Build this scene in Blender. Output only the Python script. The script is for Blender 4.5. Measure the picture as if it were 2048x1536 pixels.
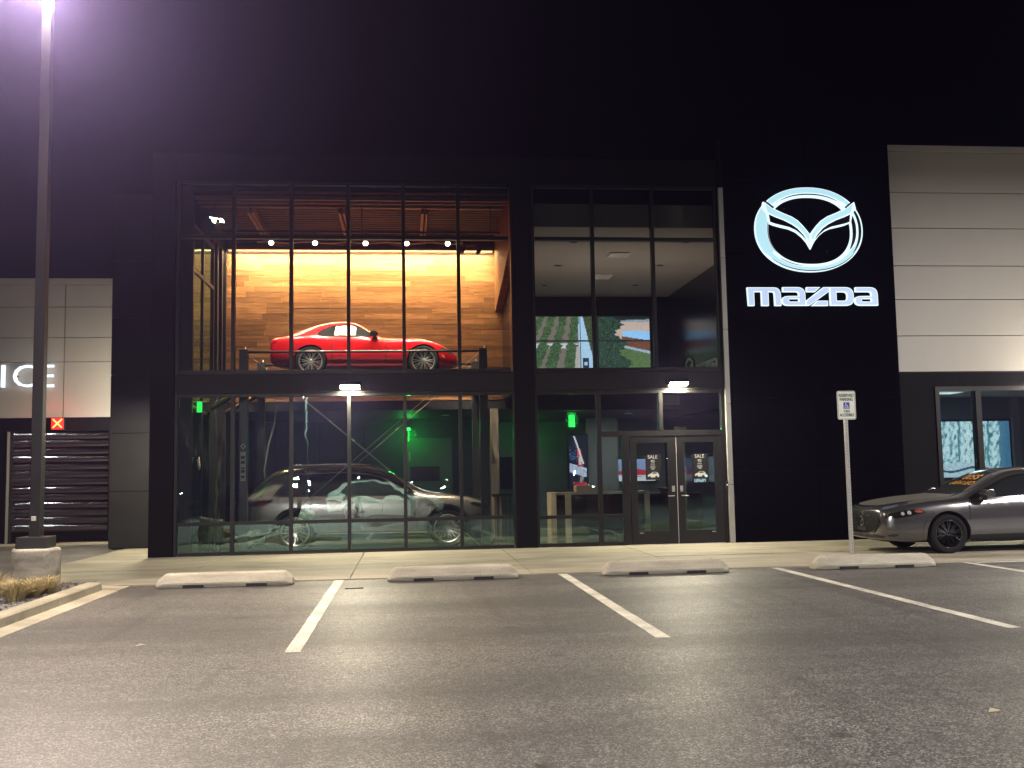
import bpy, bmesh, math, random
import numpy as np
from mathutils import Vector, Matrix
from mathutils.bvhtree import BVHTree

random.seed(7)
for o in list(bpy.data.objects):
    bpy.data.objects.remove(o)
S = bpy.context.scene
COL = S.collection

# ------------------------------------------------------------------ camera
FPX, YAW, PITCH, ROLL = 2025.25, 0.1043244, 0.0885655, -0.0182535
cd = bpy.data.cameras.new("camera")
cd.sensor_width = 36.0
cd.lens = FPX / 2048 * 36
cd.clip_start = 0.05
cd.clip_end = 2000
cam = bpy.data.objects.new("camera", cd)
COL.objects.link(cam)
_f = Vector((math.sin(YAW) * math.cos(PITCH), math.cos(YAW) * math.cos(PITCH), math.sin(PITCH)))
_r = Vector((math.cos(YAW), -math.sin(YAW), 0))
_u = _r.cross(_f)
_R = _r * math.cos(ROLL) + _u * math.sin(ROLL)
_U = -_r * math.sin(ROLL) + _u * math.cos(ROLL)
cam.matrix_world = Matrix(((_R.x, _U.x, -_f.x, 0), (_R.y, _U.y, -_f.y, 0), (_R.z, _U.z, -_f.z, 1.5), (0, 0, 0, 1)))
S.camera = cam

# ------------------------------------------------------------------ night sky
W = bpy.data.worlds.new("World")
S.world = W
W.use_nodes = True
wn = W.node_tree
sky = wn.nodes.new("ShaderNodeTexSky")
sky.sky_type = "NISHITA"
sky.sun_disc = False
sky.sun_elevation = math.radians(-4)
sky.sun_rotation = math.radians(200)
wn.links.new(sky.outputs[0], wn.nodes["Background"].inputs[0])
wn.nodes["Background"].inputs[1].default_value = 0.006
# ------------------------------------------------------------------ exposure
S.view_settings.view_transform = "Standard"
S.view_settings.look = "None"
S.view_settings.gamma = 1
S.view_settings.exposure = 0
S.view_settings.use_curve_mapping = False
S.cycles.use_denoising = True
S.cycles.denoiser = "OPENIMAGEDENOISE"
S.cycles.max_bounces = 8
S.cycles.transparent_max_bounces = 24
S.cycles.glossy_bounces = 4
S.cycles.diffuse_bounces = 3
S.cycles.volume_bounces = 0
S.cycles.caustics_reflective = False
S.cycles.caustics_refractive = False
S.cycles.sample_clamp_indirect = 4
S.cycles.use_light_tree = True
# lamp powers (each lamp is built further down with its fixture)
P_POLE, P_WALL, P_LOT = 1600, 265, 5700
GLARE_HAZE = 0.0013  # density of the added lens glare volume


# ------------------------------------------------------------------ helpers
def mat(name, col, rough=0.5, metal=0.0, spec=0.5, var=0.0, vscale=3.0, stretch=(1, 1, 1), bump=0.0, bscale=60.0,
        coat=0.0, coat_rough=0.03, emit=None, estr=0.0, rand=0.0, rvar=0.0, alpha=1.0):
    m = bpy.data.materials.new(name)
    m.use_nodes = True
    n, l = m.node_tree.nodes, m.node_tree.links
    b = n["Principled BSDF"]
    b.inputs["Base Color"].default_value = (*col, 1)
    b.inputs["Roughness"].default_value = rough
    b.inputs["Metallic"].default_value = metal
    b.inputs["Specular IOR Level"].default_value = spec
    b.inputs["Coat Weight"].default_value = coat
    b.inputs["Coat Roughness"].default_value = coat_rough
    if emit:
        b.inputs["Emission Color"].default_value = (*emit, 1)
        b.inputs["Emission Strength"].default_value = estr
    if var or bump or rvar:
        g = n.new("ShaderNodeNewGeometry")
        mp = n.new("ShaderNodeMapping")
        mp.inputs["Scale"].default_value = stretch
        l.new(g.outputs["Position"], mp.inputs[0])
    if var or rand or rvar:
        base = n.new("ShaderNodeRGB")
        base.outputs[0].default_value = (*col, 1)
        out = base.outputs[0]
        if var or rvar:
            t = n.new("ShaderNodeTexNoise")
            t.inputs["Scale"].default_value = vscale
            t.inputs["Detail"].default_value = 6
            t.inputs["Roughness"].default_value = 0.6
            l.new(mp.outputs[0], t.inputs[0])
        if var:
            r = n.new("ShaderNodeMapRange")
            r.inputs[1].default_value = 0.3
            r.inputs[2].default_value = 0.7
            r.inputs[3].default_value = 1 - var
            r.inputs[4].default_value = 1 + var
            l.new(t.outputs[0], r.inputs[0])
            v = n.new("ShaderNodeVectorMath")
            v.operation = "SCALE"
            l.new(out, v.inputs[0])
            l.new(r.outputs[0], v.inputs["Scale"])
            out = v.outputs[0]
        if rvar:
            r = n.new("ShaderNodeMapRange")
            r.inputs[1].default_value = 0.3
            r.inputs[2].default_value = 0.7
            r.inputs[3].default_value = rough - rvar
            r.inputs[4].default_value = rough + rvar
            l.new(t.outputs[0], r.inputs[0])
            l.new(r.outputs[0], b.inputs["Roughness"])
        if rand:
            oi = n.new("ShaderNodeObjectInfo")
            r = n.new("ShaderNodeMapRange")
            r.inputs[3].default_value = 1 - rand
            r.inputs[4].default_value = 1 + rand
            l.new(oi.outputs["Random"], r.inputs[0])
            v = n.new("ShaderNodeVectorMath")
            v.operation = "SCALE"
            l.new(out, v.inputs[0])
            l.new(r.outputs[0], v.inputs["Scale"])
            out = v.outputs[0]
        l.new(out, b.inputs["Base Color"])
    if bump:
        t2 = n.new("ShaderNodeTexNoise")
        t2.inputs["Scale"].default_value = bscale
        t2.inputs["Detail"].default_value = 4
        l.new(mp.outputs[0], t2.inputs[0])
        bp = n.new("ShaderNodeBump")
        bp.inputs["Strength"].default_value = bump
        bp.inputs["Distance"].default_value = 0.01
        l.new(t2.outputs[0], bp.inputs["Height"])
        l.new(bp.outputs[0], b.inputs["Normal"])
    return m


def glow(name, col, s):
    m = bpy.data.materials.new(name)
    m.use_nodes = True
    n = m.node_tree.nodes
    b = n["Principled BSDF"]
    b.inputs["Base Color"].default_value = (col[0] * 0.3, col[1] * 0.3, col[2] * 0.3, 1)
    b.inputs["Emission Color"].default_value = (*col, 1)
    b.inputs["Emission Strength"].default_value = s
    return m


def glassmat(name, tint, refl, k, add, rough=0.0):
    """Thin architectural pane: clear with a Fresnel mirror on each face."""
    m = bpy.data.materials.new(name)
    m.use_nodes = True
    n, l = m.node_tree.nodes, m.node_tree.links
    n.remove(n["Principled BSDF"])
    fr = n.new("ShaderNodeFresnel")
    fr.inputs[0].default_value = 1.5
    ma = n.new("ShaderNodeMath")
    ma.operation = "MULTIPLY_ADD"
    ma.inputs[1].default_value = k
    ma.inputs[2].default_value = add
    ma.use_clamp = True
    l.new(fr.outputs[0], ma.inputs[0])
    tr = n.new("ShaderNodeBsdfTransparent")
    tr.inputs[0].default_value = (*tint, 1)
    gl = n.new("ShaderNodeBsdfGlossy")
    gl.inputs["Roughness"].default_value = rough
    gl.inputs[0].default_value = (*refl, 1)
    bpn = n.new("ShaderNodeBump")
    bpn.inputs["Strength"].default_value = 1.0
    bpn.inputs["Distance"].default_value = 0.0022
    l.new(noise(n, l, 1.7, 1, (1, 1, 1.6)), bpn.inputs["Height"])
    l.new(bpn.outputs[0], gl.inputs["Normal"])
    mx = n.new("ShaderNodeMixShader")
    l.new(ma.outputs[0], mx.inputs[0])
    l.new(tr.outputs[0], mx.inputs[1])
    l.new(gl.outputs[0], mx.inputs[2])
    l.new(mx.outputs[0], n["Material Output"].inputs[0])
    return m


def wloc(o):
    v = Vector((0, 0, 0))
    while o is not None:
        v += o.location
        o = o.parent
    return v


class MB:
    """Collects boxes, prisms, tubes; build() links them as one mesh object (vertices given in world space)."""

    def __init__(s):
        s.v, s.f, s.sm = [], [], []

    def quad(s, pts):
        i = len(s.v)
        s.v += [tuple(p) for p in pts]
        s.f.append(tuple(range(i, i + len(pts))))
        s.sm.append(False)
        return s

    def box(s, x0, x1, y0, y1, z0, z1):
        i = len(s.v)
        s.v += [(x0, y0, z0), (x1, y0, z0), (x1, y1, z0), (x0, y1, z0), (x0, y0, z1), (x1, y0, z1), (x1, y1, z1), (x0, y1, z1)]
        for q in ((0, 3, 2, 1), (4, 5, 6, 7), (0, 1, 5, 4), (1, 2, 6, 5), (2, 3, 7, 6), (3, 0, 4, 7)):
            s.f.append(tuple(i + k for k in q))
            s.sm.append(False)
        return s

    def prism(s, prof, a, b, axis):
        """Extrude a closed 2-D profile from a to b along axis 'x','y','z' (profile in the two other axes, in order)."""
        n = len(prof)
        i = len(s.v)
        for t in (a, b):
            for p in prof:
                s.v.append({"x": (t, p[0], p[1]), "y": (p[0], t, p[1]), "z": (p[0], p[1], t)}[axis])
        for k in range(n):
            s.f.append((i + k, i + (k + 1) % n, i + n + (k + 1) % n, i + n + k))
        s.f.append(tuple(range(i + n - 1, i - 1, -1)))
        s.f.append(tuple(range(i + n, i + 2 * n)))
        s.sm += [False] * (n + 2)
        return s

    def tube(s, pts, r, seg=8, r2=None, cap=True):
        pts = [Vector(p) for p in pts]
        n = len(pts)
        i = len(s.v)
        for k, p in enumerate(pts):
            d = (pts[min(k + 1, n - 1)] - pts[max(k - 1, 0)]).normalized()
            a = d.orthogonal().normalized() if k == 0 else (a - d * a.dot(d)).normalized()
            b = d.cross(a)
            rr = r if r2 is None else r + (r2 - r) * k / max(n - 1, 1)
            for j in range(seg):
                t = 2 * math.pi * j / seg
                s.v.append(tuple(p + (a * math.cos(t) + b * math.sin(t)) * rr))
        for k in range(n - 1):
            for j in range(seg):
                j2 = (j + 1) % seg
                s.f.append((i + k * seg + j, i + k * seg + j2, i + (k + 1) * seg + j2, i + (k + 1) * seg + j))
                s.sm.append(True)
        if cap:
            s.f.append(tuple(i + j for j in range(seg - 1, -1, -1)))
            s.f.append(tuple(i + (n - 1) * seg + j for j in range(seg)))
            s.sm += [False, False]
        return s

    def lathe(s, prof, c, axis="z", seg=24):
        """Revolve (r, h) pairs round an axis through c."""
        i = len(s.v)
        n = len(prof)
        for j in range(seg):
            t = 2 * math.pi * j / seg
            for r, h in prof:
                a, b = r * math.cos(t), r * math.sin(t)
                s.v.append({"z": (c[0] + a, c[1] + b, c[2] + h), "y": (c[0] + a, c[1] + h, c[2] + b), "x": (c[0] + h, c[1] + a, c[2] + b)}[axis])
        for j in range(seg):
            j2 = (j + 1) % seg
            for k in range(n - 1):
                s.f.append((i + j * n + k, i + j2 * n + k, i + j2 * n + k + 1, i + j * n + k + 1))
                s.sm.append(True)
        return s

    def mesh(s, name, off=Vector((0, 0, 0)), bevel=0.0):
        me = bpy.data.meshes.new(name)
        me.from_pydata([tuple(Vector(p) - off) for p in s.v], [], s.f)
        me.polygons.foreach_set("use_smooth", s.sm)
        if bevel:
            bm = bmesh.new()
            bm.from_mesh(me)
            bmesh.ops.remove_doubles(bm, verts=bm.verts, dist=1e-6)
            bmesh.ops.bevel(bm, geom=list(bm.edges), offset=bevel, segments=2, affect="EDGES", profile=0.6)
            bm.to_mesh(me)
            bm.free()
        me.update()
        return me

    def build(s, name, m, parent=None, bevel=0.0, at=None):
        off = wloc(parent) if parent else (Vector(at) if at else Vector((0, 0, 0)))
        me = s.mesh(name, off, bevel)
        if m:
            me.materials.append(m)
        return link(name, me, parent, off if not parent else None)


def link(name, me, parent=None, loc=None):
    o = bpy.data.objects.new(name, me)
    COL.objects.link(o)
    if parent:
        o.parent = parent
    if loc is not None:
        o.location = loc
    return o


def box(name, m, parent, x0, x1, y0, y1, z0, z1, bevel=0.0):
    return MB().box(x0, x1, y0, y1, z0, z1).build(name, m, parent, bevel)


def tag(o, label=None, cat=None, group=None, kind=None):
    if label:
        o["label"] = label
    if cat:
        o["category"] = cat
    if group:
        o["group"] = group
    if kind:
        o["kind"] = kind
    return o


def thing(name, loc, label, cat, group=None):
    o = bpy.data.objects.new(name, None)
    o.empty_display_size = 0.2
    COL.objects.link(o)
    o.location = loc
    return tag(o, label, cat, group)


def curve_mesh(name, splines, depth, bevel=0.0):
    """Filled 2-D outlines (even-odd holes) extruded by depth; returns a mesh in the xy plane, front at +z."""
    cu = bpy.data.curves.new(name, "CURVE")
    cu.dimensions = "2D"
    cu.fill_mode = "BOTH"
    cu.extrude = depth / 2
    cu.bevel_depth = bevel
    cu.bevel_resolution = 1
    for pts in splines:
        sp = cu.splines.new("POLY")
        sp.points.add(len(pts) - 1)
        for i, p in enumerate(pts):
            sp.points[i].co = (p[0], p[1], 0, 1)
        sp.use_cyclic_u = True
    o = bpy.data.objects.new(name, cu)
    COL.objects.link(o)
    me = bpy.data.meshes.new_from_object(o.evaluated_get(bpy.context.evaluated_depsgraph_get()))
    bpy.data.objects.remove(o)
    bpy.data.curves.remove(cu)
    return me


def text_mesh(txt, size, depth=0.0, align="CENTER", shear=0.0, spacing=1.0, bold=0.0):
    cu = bpy.data.curves.new("lettering", "FONT")
    cu.body = txt
    cu.size = size
    cu.extrude = depth / 2
    cu.align_x = align
    cu.align_y = "CENTER"
    cu.shear = shear
    cu.space_character = spacing
    cu.offset = bold
    cu.resolution_u = 3
    o = bpy.data.objects.new("lettering", cu)
    COL.objects.link(o)
    me = bpy.data.meshes.new_from_object(o.evaluated_get(bpy.context.evaluated_depsgraph_get()))
    bpy.data.objects.remove(o)
    bpy.data.curves.remove(cu)
    return me


FACE_Y = Matrix(((1, 0, 0), (0, 0, -1), (0, 1, 0)))  # xy plane -> xz plane facing -y


def place_flat(name, me, m, parent, pos, rot=None):
    """Stand a flat xy mesh upright at a world position, facing -y (or turned by rot about z)."""
    R = FACE_Y.to_4x4()
    if rot:
        R = Matrix.Rotation(rot, 4, "Z") @ R
    me.transform(Matrix.Translation(Vector(pos) - (wloc(parent) if parent else Vector((0, 0, 0)))) @ R)
    me.materials.clear()
    me.materials.append(m)
    return link(name, me, parent)


def chaikin(pts, n=2):
    for _ in range(n):
        out = []
        for i in range(len(pts)):
            a, b = pts[i], pts[(i + 1) % len(pts)]
            out += [(a[0] * .75 + b[0] * .25, a[1] * .75 + b[1] * .25), (a[0] * .25 + b[0] * .75, a[1] * .25 + b[1] * .75)]
        pts = out
    return pts


def arc(cx, cz, rx, rz, a0, a1, n=8):
    return [(cx + rx * math.cos(math.radians(a0 + (a1 - a0) * i / n)), cz + rz * math.sin(math.radians(a0 + (a1 - a0) * i / n))) for i in range(n + 1)]


def screen_mesh(name, x0, x1, z0, z1, nx, nz, fn):
    """A grid whose faces carry the colours of the moving picture on a screen."""
    me = bpy.data.meshes.new(name)
    xs, zs = np.linspace(x0, x1, nx + 1), np.linspace(z0, z1, nz + 1)
    v = [(x, 0, z) for z in zs for x in xs]
    f = [(j * (nx + 1) + i, j * (nx + 1) + i + 1, (j + 1) * (nx + 1) + i + 1, (j + 1) * (nx + 1) + i) for j in range(nz) for i in range(nx)]
    me.from_pydata(v, [], f)
    U, V = np.meshgrid((np.arange(nx) + .5) / nx, 1 - (np.arange(nz) + .5) / nz)
    c = fn(U.ravel(), V.ravel())
    col = me.color_attributes.new("picture", "FLOAT_COLOR", "CORNER")
    d = np.ones((len(f), 4, 4), np.float32)
    d[:, :, :3] = c[:, None, :]
    col.data.foreach_set("color", d.ravel())
    return me


def screen_mat(name, s):
    m = bpy.data.materials.new(name)
    m.use_nodes = True
    n, l = m.node_tree.nodes, m.node_tree.links
    b = n["Principled BSDF"]
    b.inputs["Base Color"].default_value = (0.01, 0.01, 0.01, 1)
    b.inputs["Roughness"].default_value = 0.3
    a = n.new("ShaderNodeVertexColor")
    a.layer_name = "picture"
    l.new(a.outputs[0], b.inputs["Emission Color"])
    b.inputs["Emission Strength"].default_value = s
    return m


def lamp(name, kind, loc, power, col, parent=None, size=0.2, size_y=None, aim=None, spot=None, blend=0.5, spread=None, radius=0.05):
    d = bpy.data.lights.new(name, kind)
    d.energy = power
    d.color = col
    if kind == "AREA":
        d.size = size
        if size_y:
            d.shape = "RECTANGLE"
            d.size_y = size_y
        if spread:
            d.spread = math.radians(spread)
    else:
        d.shadow_soft_size = radius
    if kind == "SPOT":
        d.spot_size = math.radians(spot)
        d.spot_blend = blend
    o = bpy.data.objects.new(name, d)
    COL.objects.link(o)
    o.location = Vector(loc) - (wloc(parent) if parent else Vector((0, 0, 0)))
    if aim is not None:
        o.rotation_euler = (Vector(aim) - Vector(loc)).to_track_quat("-Z", "Y").to_euler()
    if parent:
        o.parent = parent
    return o


def mix_rgb(n, l, fac, a, b):
    x = n.new("ShaderNodeMix")
    x.data_type = "RGBA"
    for s, v in ((x.inputs[0], fac), (x.inputs[6], a), (x.inputs[7], b)):
        if isinstance(v, (int, float)):
            s.default_value = v
        elif isinstance(v, tuple):
            s.default_value = (*v, 1)
        else:
            l.new(v, s)
    return x.outputs[2]


def noise(n, l, scale, detail=4, stretch=None, rough=0.55):
    g = n.new("ShaderNodeNewGeometry")
    t = n.new("ShaderNodeTexNoise")
    t.inputs["Scale"].default_value = scale
    t.inputs["Detail"].default_value = detail
    t.inputs["Roughness"].default_value = rough
    if stretch:
        mp = n.new("ShaderNodeMapping")
        mp.inputs["Scale"].default_value = stretch
        l.new(g.outputs["Position"], mp.inputs[0])
        l.new(mp.outputs[0], t.inputs[0])
    else:
        l.new(g.outputs["Position"], t.inputs[0])
    return t.outputs[0]


def ramp(n, l, src, lo, hi, a=0.0, b=1.0):
    r = n.new("ShaderNodeMapRange")
    for i, v in enumerate((lo, hi, a, b)):
        r.inputs[i + 1].default_value = v
    l.new(src, r.inputs[0])
    return r.outputs[0]


# ------------------------------------------------------------------ materials
def asphalt_material():
    m = bpy.data.materials.new("asphalt")
    m.use_nodes = True
    n, l = m.node_tree.nodes, m.node_tree.links
    b = n["Principled BSDF"]
    g = n.new("ShaderNodeNewGeometry")
    vo = n.new("ShaderNodeTexVoronoi")
    vo.inputs["Scale"].default_value = 105
    l.new(g.outputs["Position"], vo.inputs[0])
    sp = n.new("ShaderNodeSeparateColor")
    l.new(vo.outputs["Color"], sp.inputs[0])
    pw = n.new("ShaderNodeMath")
    pw.operation = "POWER"
    pw.inputs[1].default_value = 2.6
    l.new(sp.outputs[0], pw.inputs[0])
    fine = pw.outputs[0]
    grain = noise(n, l, 7, 5, None, .7)
    patch = noise(n, l, 0.5, 5, (0.35, 1.3, 1))
    c = mix_rgb(n, l, fine, (0.028, 0.027, 0.0265), (0.42, 0.40, 0.375))
    c = mix_rgb(n, l, ramp(n, l, grain, .45, .6, 0, .35), c, (0.035, 0.033, 0.033))
    c = mix_rgb(n, l, ramp(n, l, patch, .36, .6, 0, .58), c, (0.026, 0.025, 0.026))
    spot = n.new("ShaderNodeTexVoronoi")
    spot.inputs["Scale"].default_value = 1.1
    l.new(g.outputs["Position"], spot.inputs[0])
    c = mix_rgb(n, l, ramp(n, l, spot.outputs["Distance"], .05, .11, .6, 0), c, (0.014, 0.013, 0.013))
    tyre = noise(n, l, 1.0, 3, (2.4, .12, 1))
    c = mix_rgb(n, l, ramp(n, l, tyre, .56, .7, 0, .4), c, (0.02, 0.019, 0.019))
    l.new(c, b.inputs["Base Color"])
    l.new(ramp(n, l, patch, .3, .7, .45, .55), b.inputs["Roughness"])
    b.inputs["Specular IOR Level"].default_value = 0.6
    bp = n.new("ShaderNodeBump")
    bp.inputs["Strength"].default_value = 0.9
    bp.inputs["Distance"].default_value = 0.006
    l.new(fine, bp.inputs["Height"])
    bp2 = n.new("ShaderNodeBump")
    bp2.inputs["Strength"].default_value = 0.12
    bp2.inputs["Distance"].default_value = 0.02
    l.new(grain, bp2.inputs["Height"])
    l.new(bp.outputs[0], bp2.inputs["Normal"])
    l.new(bp2.outputs[0], b.inputs["Normal"])
    return m


def concrete_material(name, lo, hi, blotch=1.2, pits=0.5):
    m = bpy.data.materials.new(name)
    m.use_nodes = True
    n, l = m.node_tree.nodes, m.node_tree.links
    b = n["Principled BSDF"]
    a = noise(n, l, blotch, 6, (0.5, 1.6, 2.4), 0.62)
    f = noise(n, l, 45, 5)
    oi = n.new("ShaderNodeObjectInfo")
    c = mix_rgb(n, l, ramp(n, l, a, .3, .7), lo, hi)
    c = mix_rgb(n, l, ramp(n, l, f, .25, .45, .45, 0), c, tuple(x * .45 for x in lo))
    v = n.new("ShaderNodeVectorMath")
    v.operation = "SCALE"
    l.new(c, v.inputs[0])
    l.new(ramp(n, l, oi.outputs["Random"], 0, 1, .9, 1.08), v.inputs["Scale"])
    l.new(v.outputs[0], b.inputs["Base Color"])
    l.new(ramp(n, l, a, .3, .7, .55, .85), b.inputs["Roughness"])
    bp = n.new("ShaderNodeBump")
    bp.inputs["Strength"].default_value = pits
    bp.inputs["Distance"].default_value = 0.006
    l.new(f, bp.inputs["Height"])
    l.new(bp.outputs[0], b.inputs["Normal"])
    return m


def wood_material():
    m = bpy.data.materials.new("walnut plank")
    m.use_nodes = True
    n, l = m.node_tree.nodes, m.node_tree.links
    b = n["Principled BSDF"]
    oi = n.new("ShaderNodeObjectInfo")
    g = n.new("ShaderNodeNewGeometry")
    add = n.new("ShaderNodeVectorMath")
    add.operation = "MULTIPLY_ADD"
    cmb = n.new("ShaderNodeCombineXYZ")
    for i in range(3):
        l.new(oi.outputs["Random"], cmb.inputs[i])
    l.new(cmb.outputs[0], add.inputs[0])
    add.inputs[1].default_value = (37, 11, 53)
    l.new(g.outputs["Position"], add.inputs[2])
    mp = n.new("ShaderNodeMapping")
    mp.inputs["Scale"].default_value = (0.8, 4, 14)
    l.new(add.outputs[0], mp.inputs[0])
    t = n.new("ShaderNodeTexNoise")
    t.inputs["Scale"].default_value = 2.2
    t.inputs["Detail"].default_value = 7
    t.inputs["Roughness"].default_value = 0.62
    t.inputs["Distortion"].default_value = 0.8
    l.new(mp.outputs[0], t.inputs[0])
    c = mix_rgb(n, l, ramp(n, l, t.outputs[0], .3, .7), (0.15, 0.072, 0.034), (0.42, 0.225, 0.11))
    v = n.new("ShaderNodeVectorMath")
    v.operation = "SCALE"
    l.new(c, v.inputs[0])
    l.new(ramp(n, l, oi.outputs["Random"], 0, 1, .62, 1.3), v.inputs["Scale"])
    l.new(v.outputs[0], b.inputs["Base Color"])
    b.inputs["Roughness"].default_value = 0.42
    b.inputs["Specular IOR Level"].default_value = 0.3
    return m


ASPHALT = asphalt_material()
PAVING = concrete_material("pavement concrete", (0.17, 0.15, 0.11), (0.41, 0.375, 0.29))
STOPC = concrete_material("wheel stop concrete", (0.27, 0.25, 0.20), (0.46, 0.43, 0.35), 3.0, 0.9)
BASEC = concrete_material("pedestal concrete", (0.13, 0.12, 0.10), (0.42, 0.395, 0.34), 2.6, 0.6)
WOOD = wood_material()
def paint_material():
    m = bpy.data.materials.new("road paint")
    m.use_nodes = True
    n, l = m.node_tree.nodes, m.node_tree.links
    b = n["Principled BSDF"]
    b.inputs["Roughness"].default_value = .6
    a = noise(n, l, 60, 3, None, .7)
    q = noise(n, l, 2.2, 5, None, .65)
    c = mix_rgb(n, l, ramp(n, l, q, .35, .65), (.46, .44, .38), (.66, .64, .56))
    mu = n.new("ShaderNodeMath")
    mu.operation = "MULTIPLY"
    l.new(ramp(n, l, a, .5, .62), mu.inputs[0])
    l.new(ramp(n, l, q, .36, .6, .85, .12), mu.inputs[1])
    l.new(mix_rgb(n, l, mu.outputs[0], c, (.06, .057, .055)), b.inputs["Base Color"])
    bp = n.new("ShaderNodeBump")
    bp.inputs["Strength"].default_value = .6
    bp.inputs["Distance"].default_value = .005
    l.new(a, bp.inputs["Height"])
    l.new(bp.outputs[0], b.inputs["Normal"])
    return m


PAINT = paint_material()
CHAR = mat("charcoal metal panel", (0.007, 0.0069, 0.0075), 0.55, spec=.05, var=.15, vscale=1.2, bump=.05, bscale=6)  # same cladding painted darker, so the upper walls look unlit
BLACK = mat("black composite panel", (0.0012, 0.0012, 0.0013), 0.6, spec=.0, var=.2, vscale=1.0)
WHITE = mat("off white panel", (0.46, 0.435, 0.40), 0.5, var=.03, vscale=.6, stretch=(2, 2, .5), bump=.03, bscale=4)
SPAN = mat("charcoal panel lamplit band", (0.016, 0.0155, 0.015), 0.5, spec=.12, var=.12, vscale=1.4)  # same cladding painted lighter, as the wall lamps light the band
SIDEP = mat("charcoal panel lamplit side", (0.022, 0.022, 0.0225), 0.5, spec=.12, var=.12, vscale=1.4)  # same cladding painted lighter, as the hidden lamp lights this side
FRAME = mat("dark bronze frame", (0.009, 0.0084, 0.008), 0.4, spec=.3, metal=.0, var=.1, vscale=4)
ALU = mat("pale aluminium trim", (0.36, 0.355, 0.335), 0.4, metal=.4, var=.06, vscale=3)
STEEL = mat("galvanised steel", (0.46, 0.46, 0.45), 0.42, metal=.6, var=.12, vscale=22)
DARK = mat("dark gap", (0.006, 0.006, 0.006), 0.7)
GLASS = glassmat("window glass", (0.93, 0.95, 0.94), (0.62, 1.0, 0.88), 2.3, 0.035)
TINTED = glassmat("door panel glass", (0.2, 0.16, 0.17), (1, 0.97, 0.98), 2.2, 0.16, .07)
FLOORM = mat("polished showroom tile", (0.17, 0.17, 0.16), 0.16, var=.1, vscale=2)
GREYW = mat("grey painted wall", (0.2, 0.215, 0.21), 0.7, var=.04, vscale=1.5)
SLATEW = mat("slate painted wall", (0.05, 0.055, 0.066), 0.6, var=.06, vscale=1.5)
CEILW = mat("warm white ceiling", (0.42, 0.385, 0.345), 0.75, var=.03, vscale=1)
BLACKG = mat("gloss black wall", (0.006, 0.006, 0.008), 0.22, spec=.5)
DECKM = mat("dark painted steel deck", (0.05, 0.046, 0.05), 0.5)
WARMP = mat("primed steel", (0.2, 0.165, 0.14), 0.5, var=.1, vscale=8)
MAROON = mat("maroon soffit", (0.07, 0.03, 0.028), 0.6, var=.15, vscale=4)
LIFTM = mat("lift black enamel", (0.025, 0.027, 0.028), 0.35, var=.1, vscale=6)
YELLOW = mat("yellow enamel", (0.55, 0.34, 0.05), 0.45)
WHITEP = mat("white paint", (0.7, 0.68, 0.64), 0.5)
CREAM = mat("cream laminate", (0.55, 0.49, 0.4), 0.4)
BROWNG = mat("gloss dark brown front", (0.03, 0.014, 0.01), 0.12, coat=.6)
BLKPL = mat("black plastic", (0.015, 0.015, 0.015), 0.45)
RUBBER = mat("tyre rubber", (0.008, 0.008, 0.008), 0.85, spec=.2, bump=.2, bscale=80)
# ================================================================== the ground
F = 20.3          # facade plane
g = MB().box(-320, 320, -320, 60, -0.3, 0).build("parking_lot", ASPHALT)
tag(g, kind="structure")

sw = thing("sidewalk", (0, 17.5, 0), None, None)
tag(sw, kind="structure")
box("slab_bed", concrete_material("joint mortar", (0.1, 0.085, 0.06), (0.14, 0.12, 0.09)), sw, -6.2, 20, 15.16, 20.29, -0.2, 0.003)
xs = [-6.2, -3.5, -0.85, 1.85, 4.3, 7.0, 9.7, 12.4, 15.1, 20.0]
for r, (y0, y1) in enumerate(((15.15, 17.5), (17.52, 20.29))):
    for i in range(len(xs) - 1):
        e = .004 if r else 0
        x0 = -4.95 if (i == 0 and r == 0 and False) else xs[i]
        MB().box(x0 + .006, xs[i + 1] - .006, y0 + .004, y1, -.1, .02 + e * random.random()).build("slab", PAVING, sw, bevel=.006)
for y0, y1 in ((20.3, 22.0), (22.012, 23.29)):
    MB().box(-6.2, -4.99, y0, y1, -.1, .02).build("slab", PAVING, sw, bevel=.006)
ap = MB().box(-14, -6.6, 24.9, 26.0, -.1, .03).build("door_apron", PAVING, None, bevel=.006)
tag(ap, kind="structure")

# painted bay lines
for i, (x, y0, y1) in enumerate(((-1.0, 9.05, 15.14), (2.29, 9.13, 15.14), (5.56, 8.98, 15.14), (8.62, 9.1, 15.14))):
    w = .067
    n = 26
    m_ = MB()
    rr = random.Random(i)
    for k in range(n):
        a, b = y0 + (y1 - y0) * k / n, y0 + (y1 - y0) * (k + 1) / n
        j = [rr.uniform(-.004, .004) for _ in range(4)]
        if k:
            j[0], j[1] = pj
        m_.quad([(x - w + j[0], a, .004), (x + w + j[1], a, .004), (x + w + j[2], b, .004), (x - w + j[3], b, .004)])
        pj = (j[3], j[2])
    tag(m_.build("parking_line", PAINT), kind="structure")
m_ = MB().quad([(8.75, 14.98, .004), (20, 14.98, .004), (20, 15.1, .004), (8.75, 15.1, .004)])
tag(m_.build("parking_line", PAINT), kind="structure")

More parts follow.
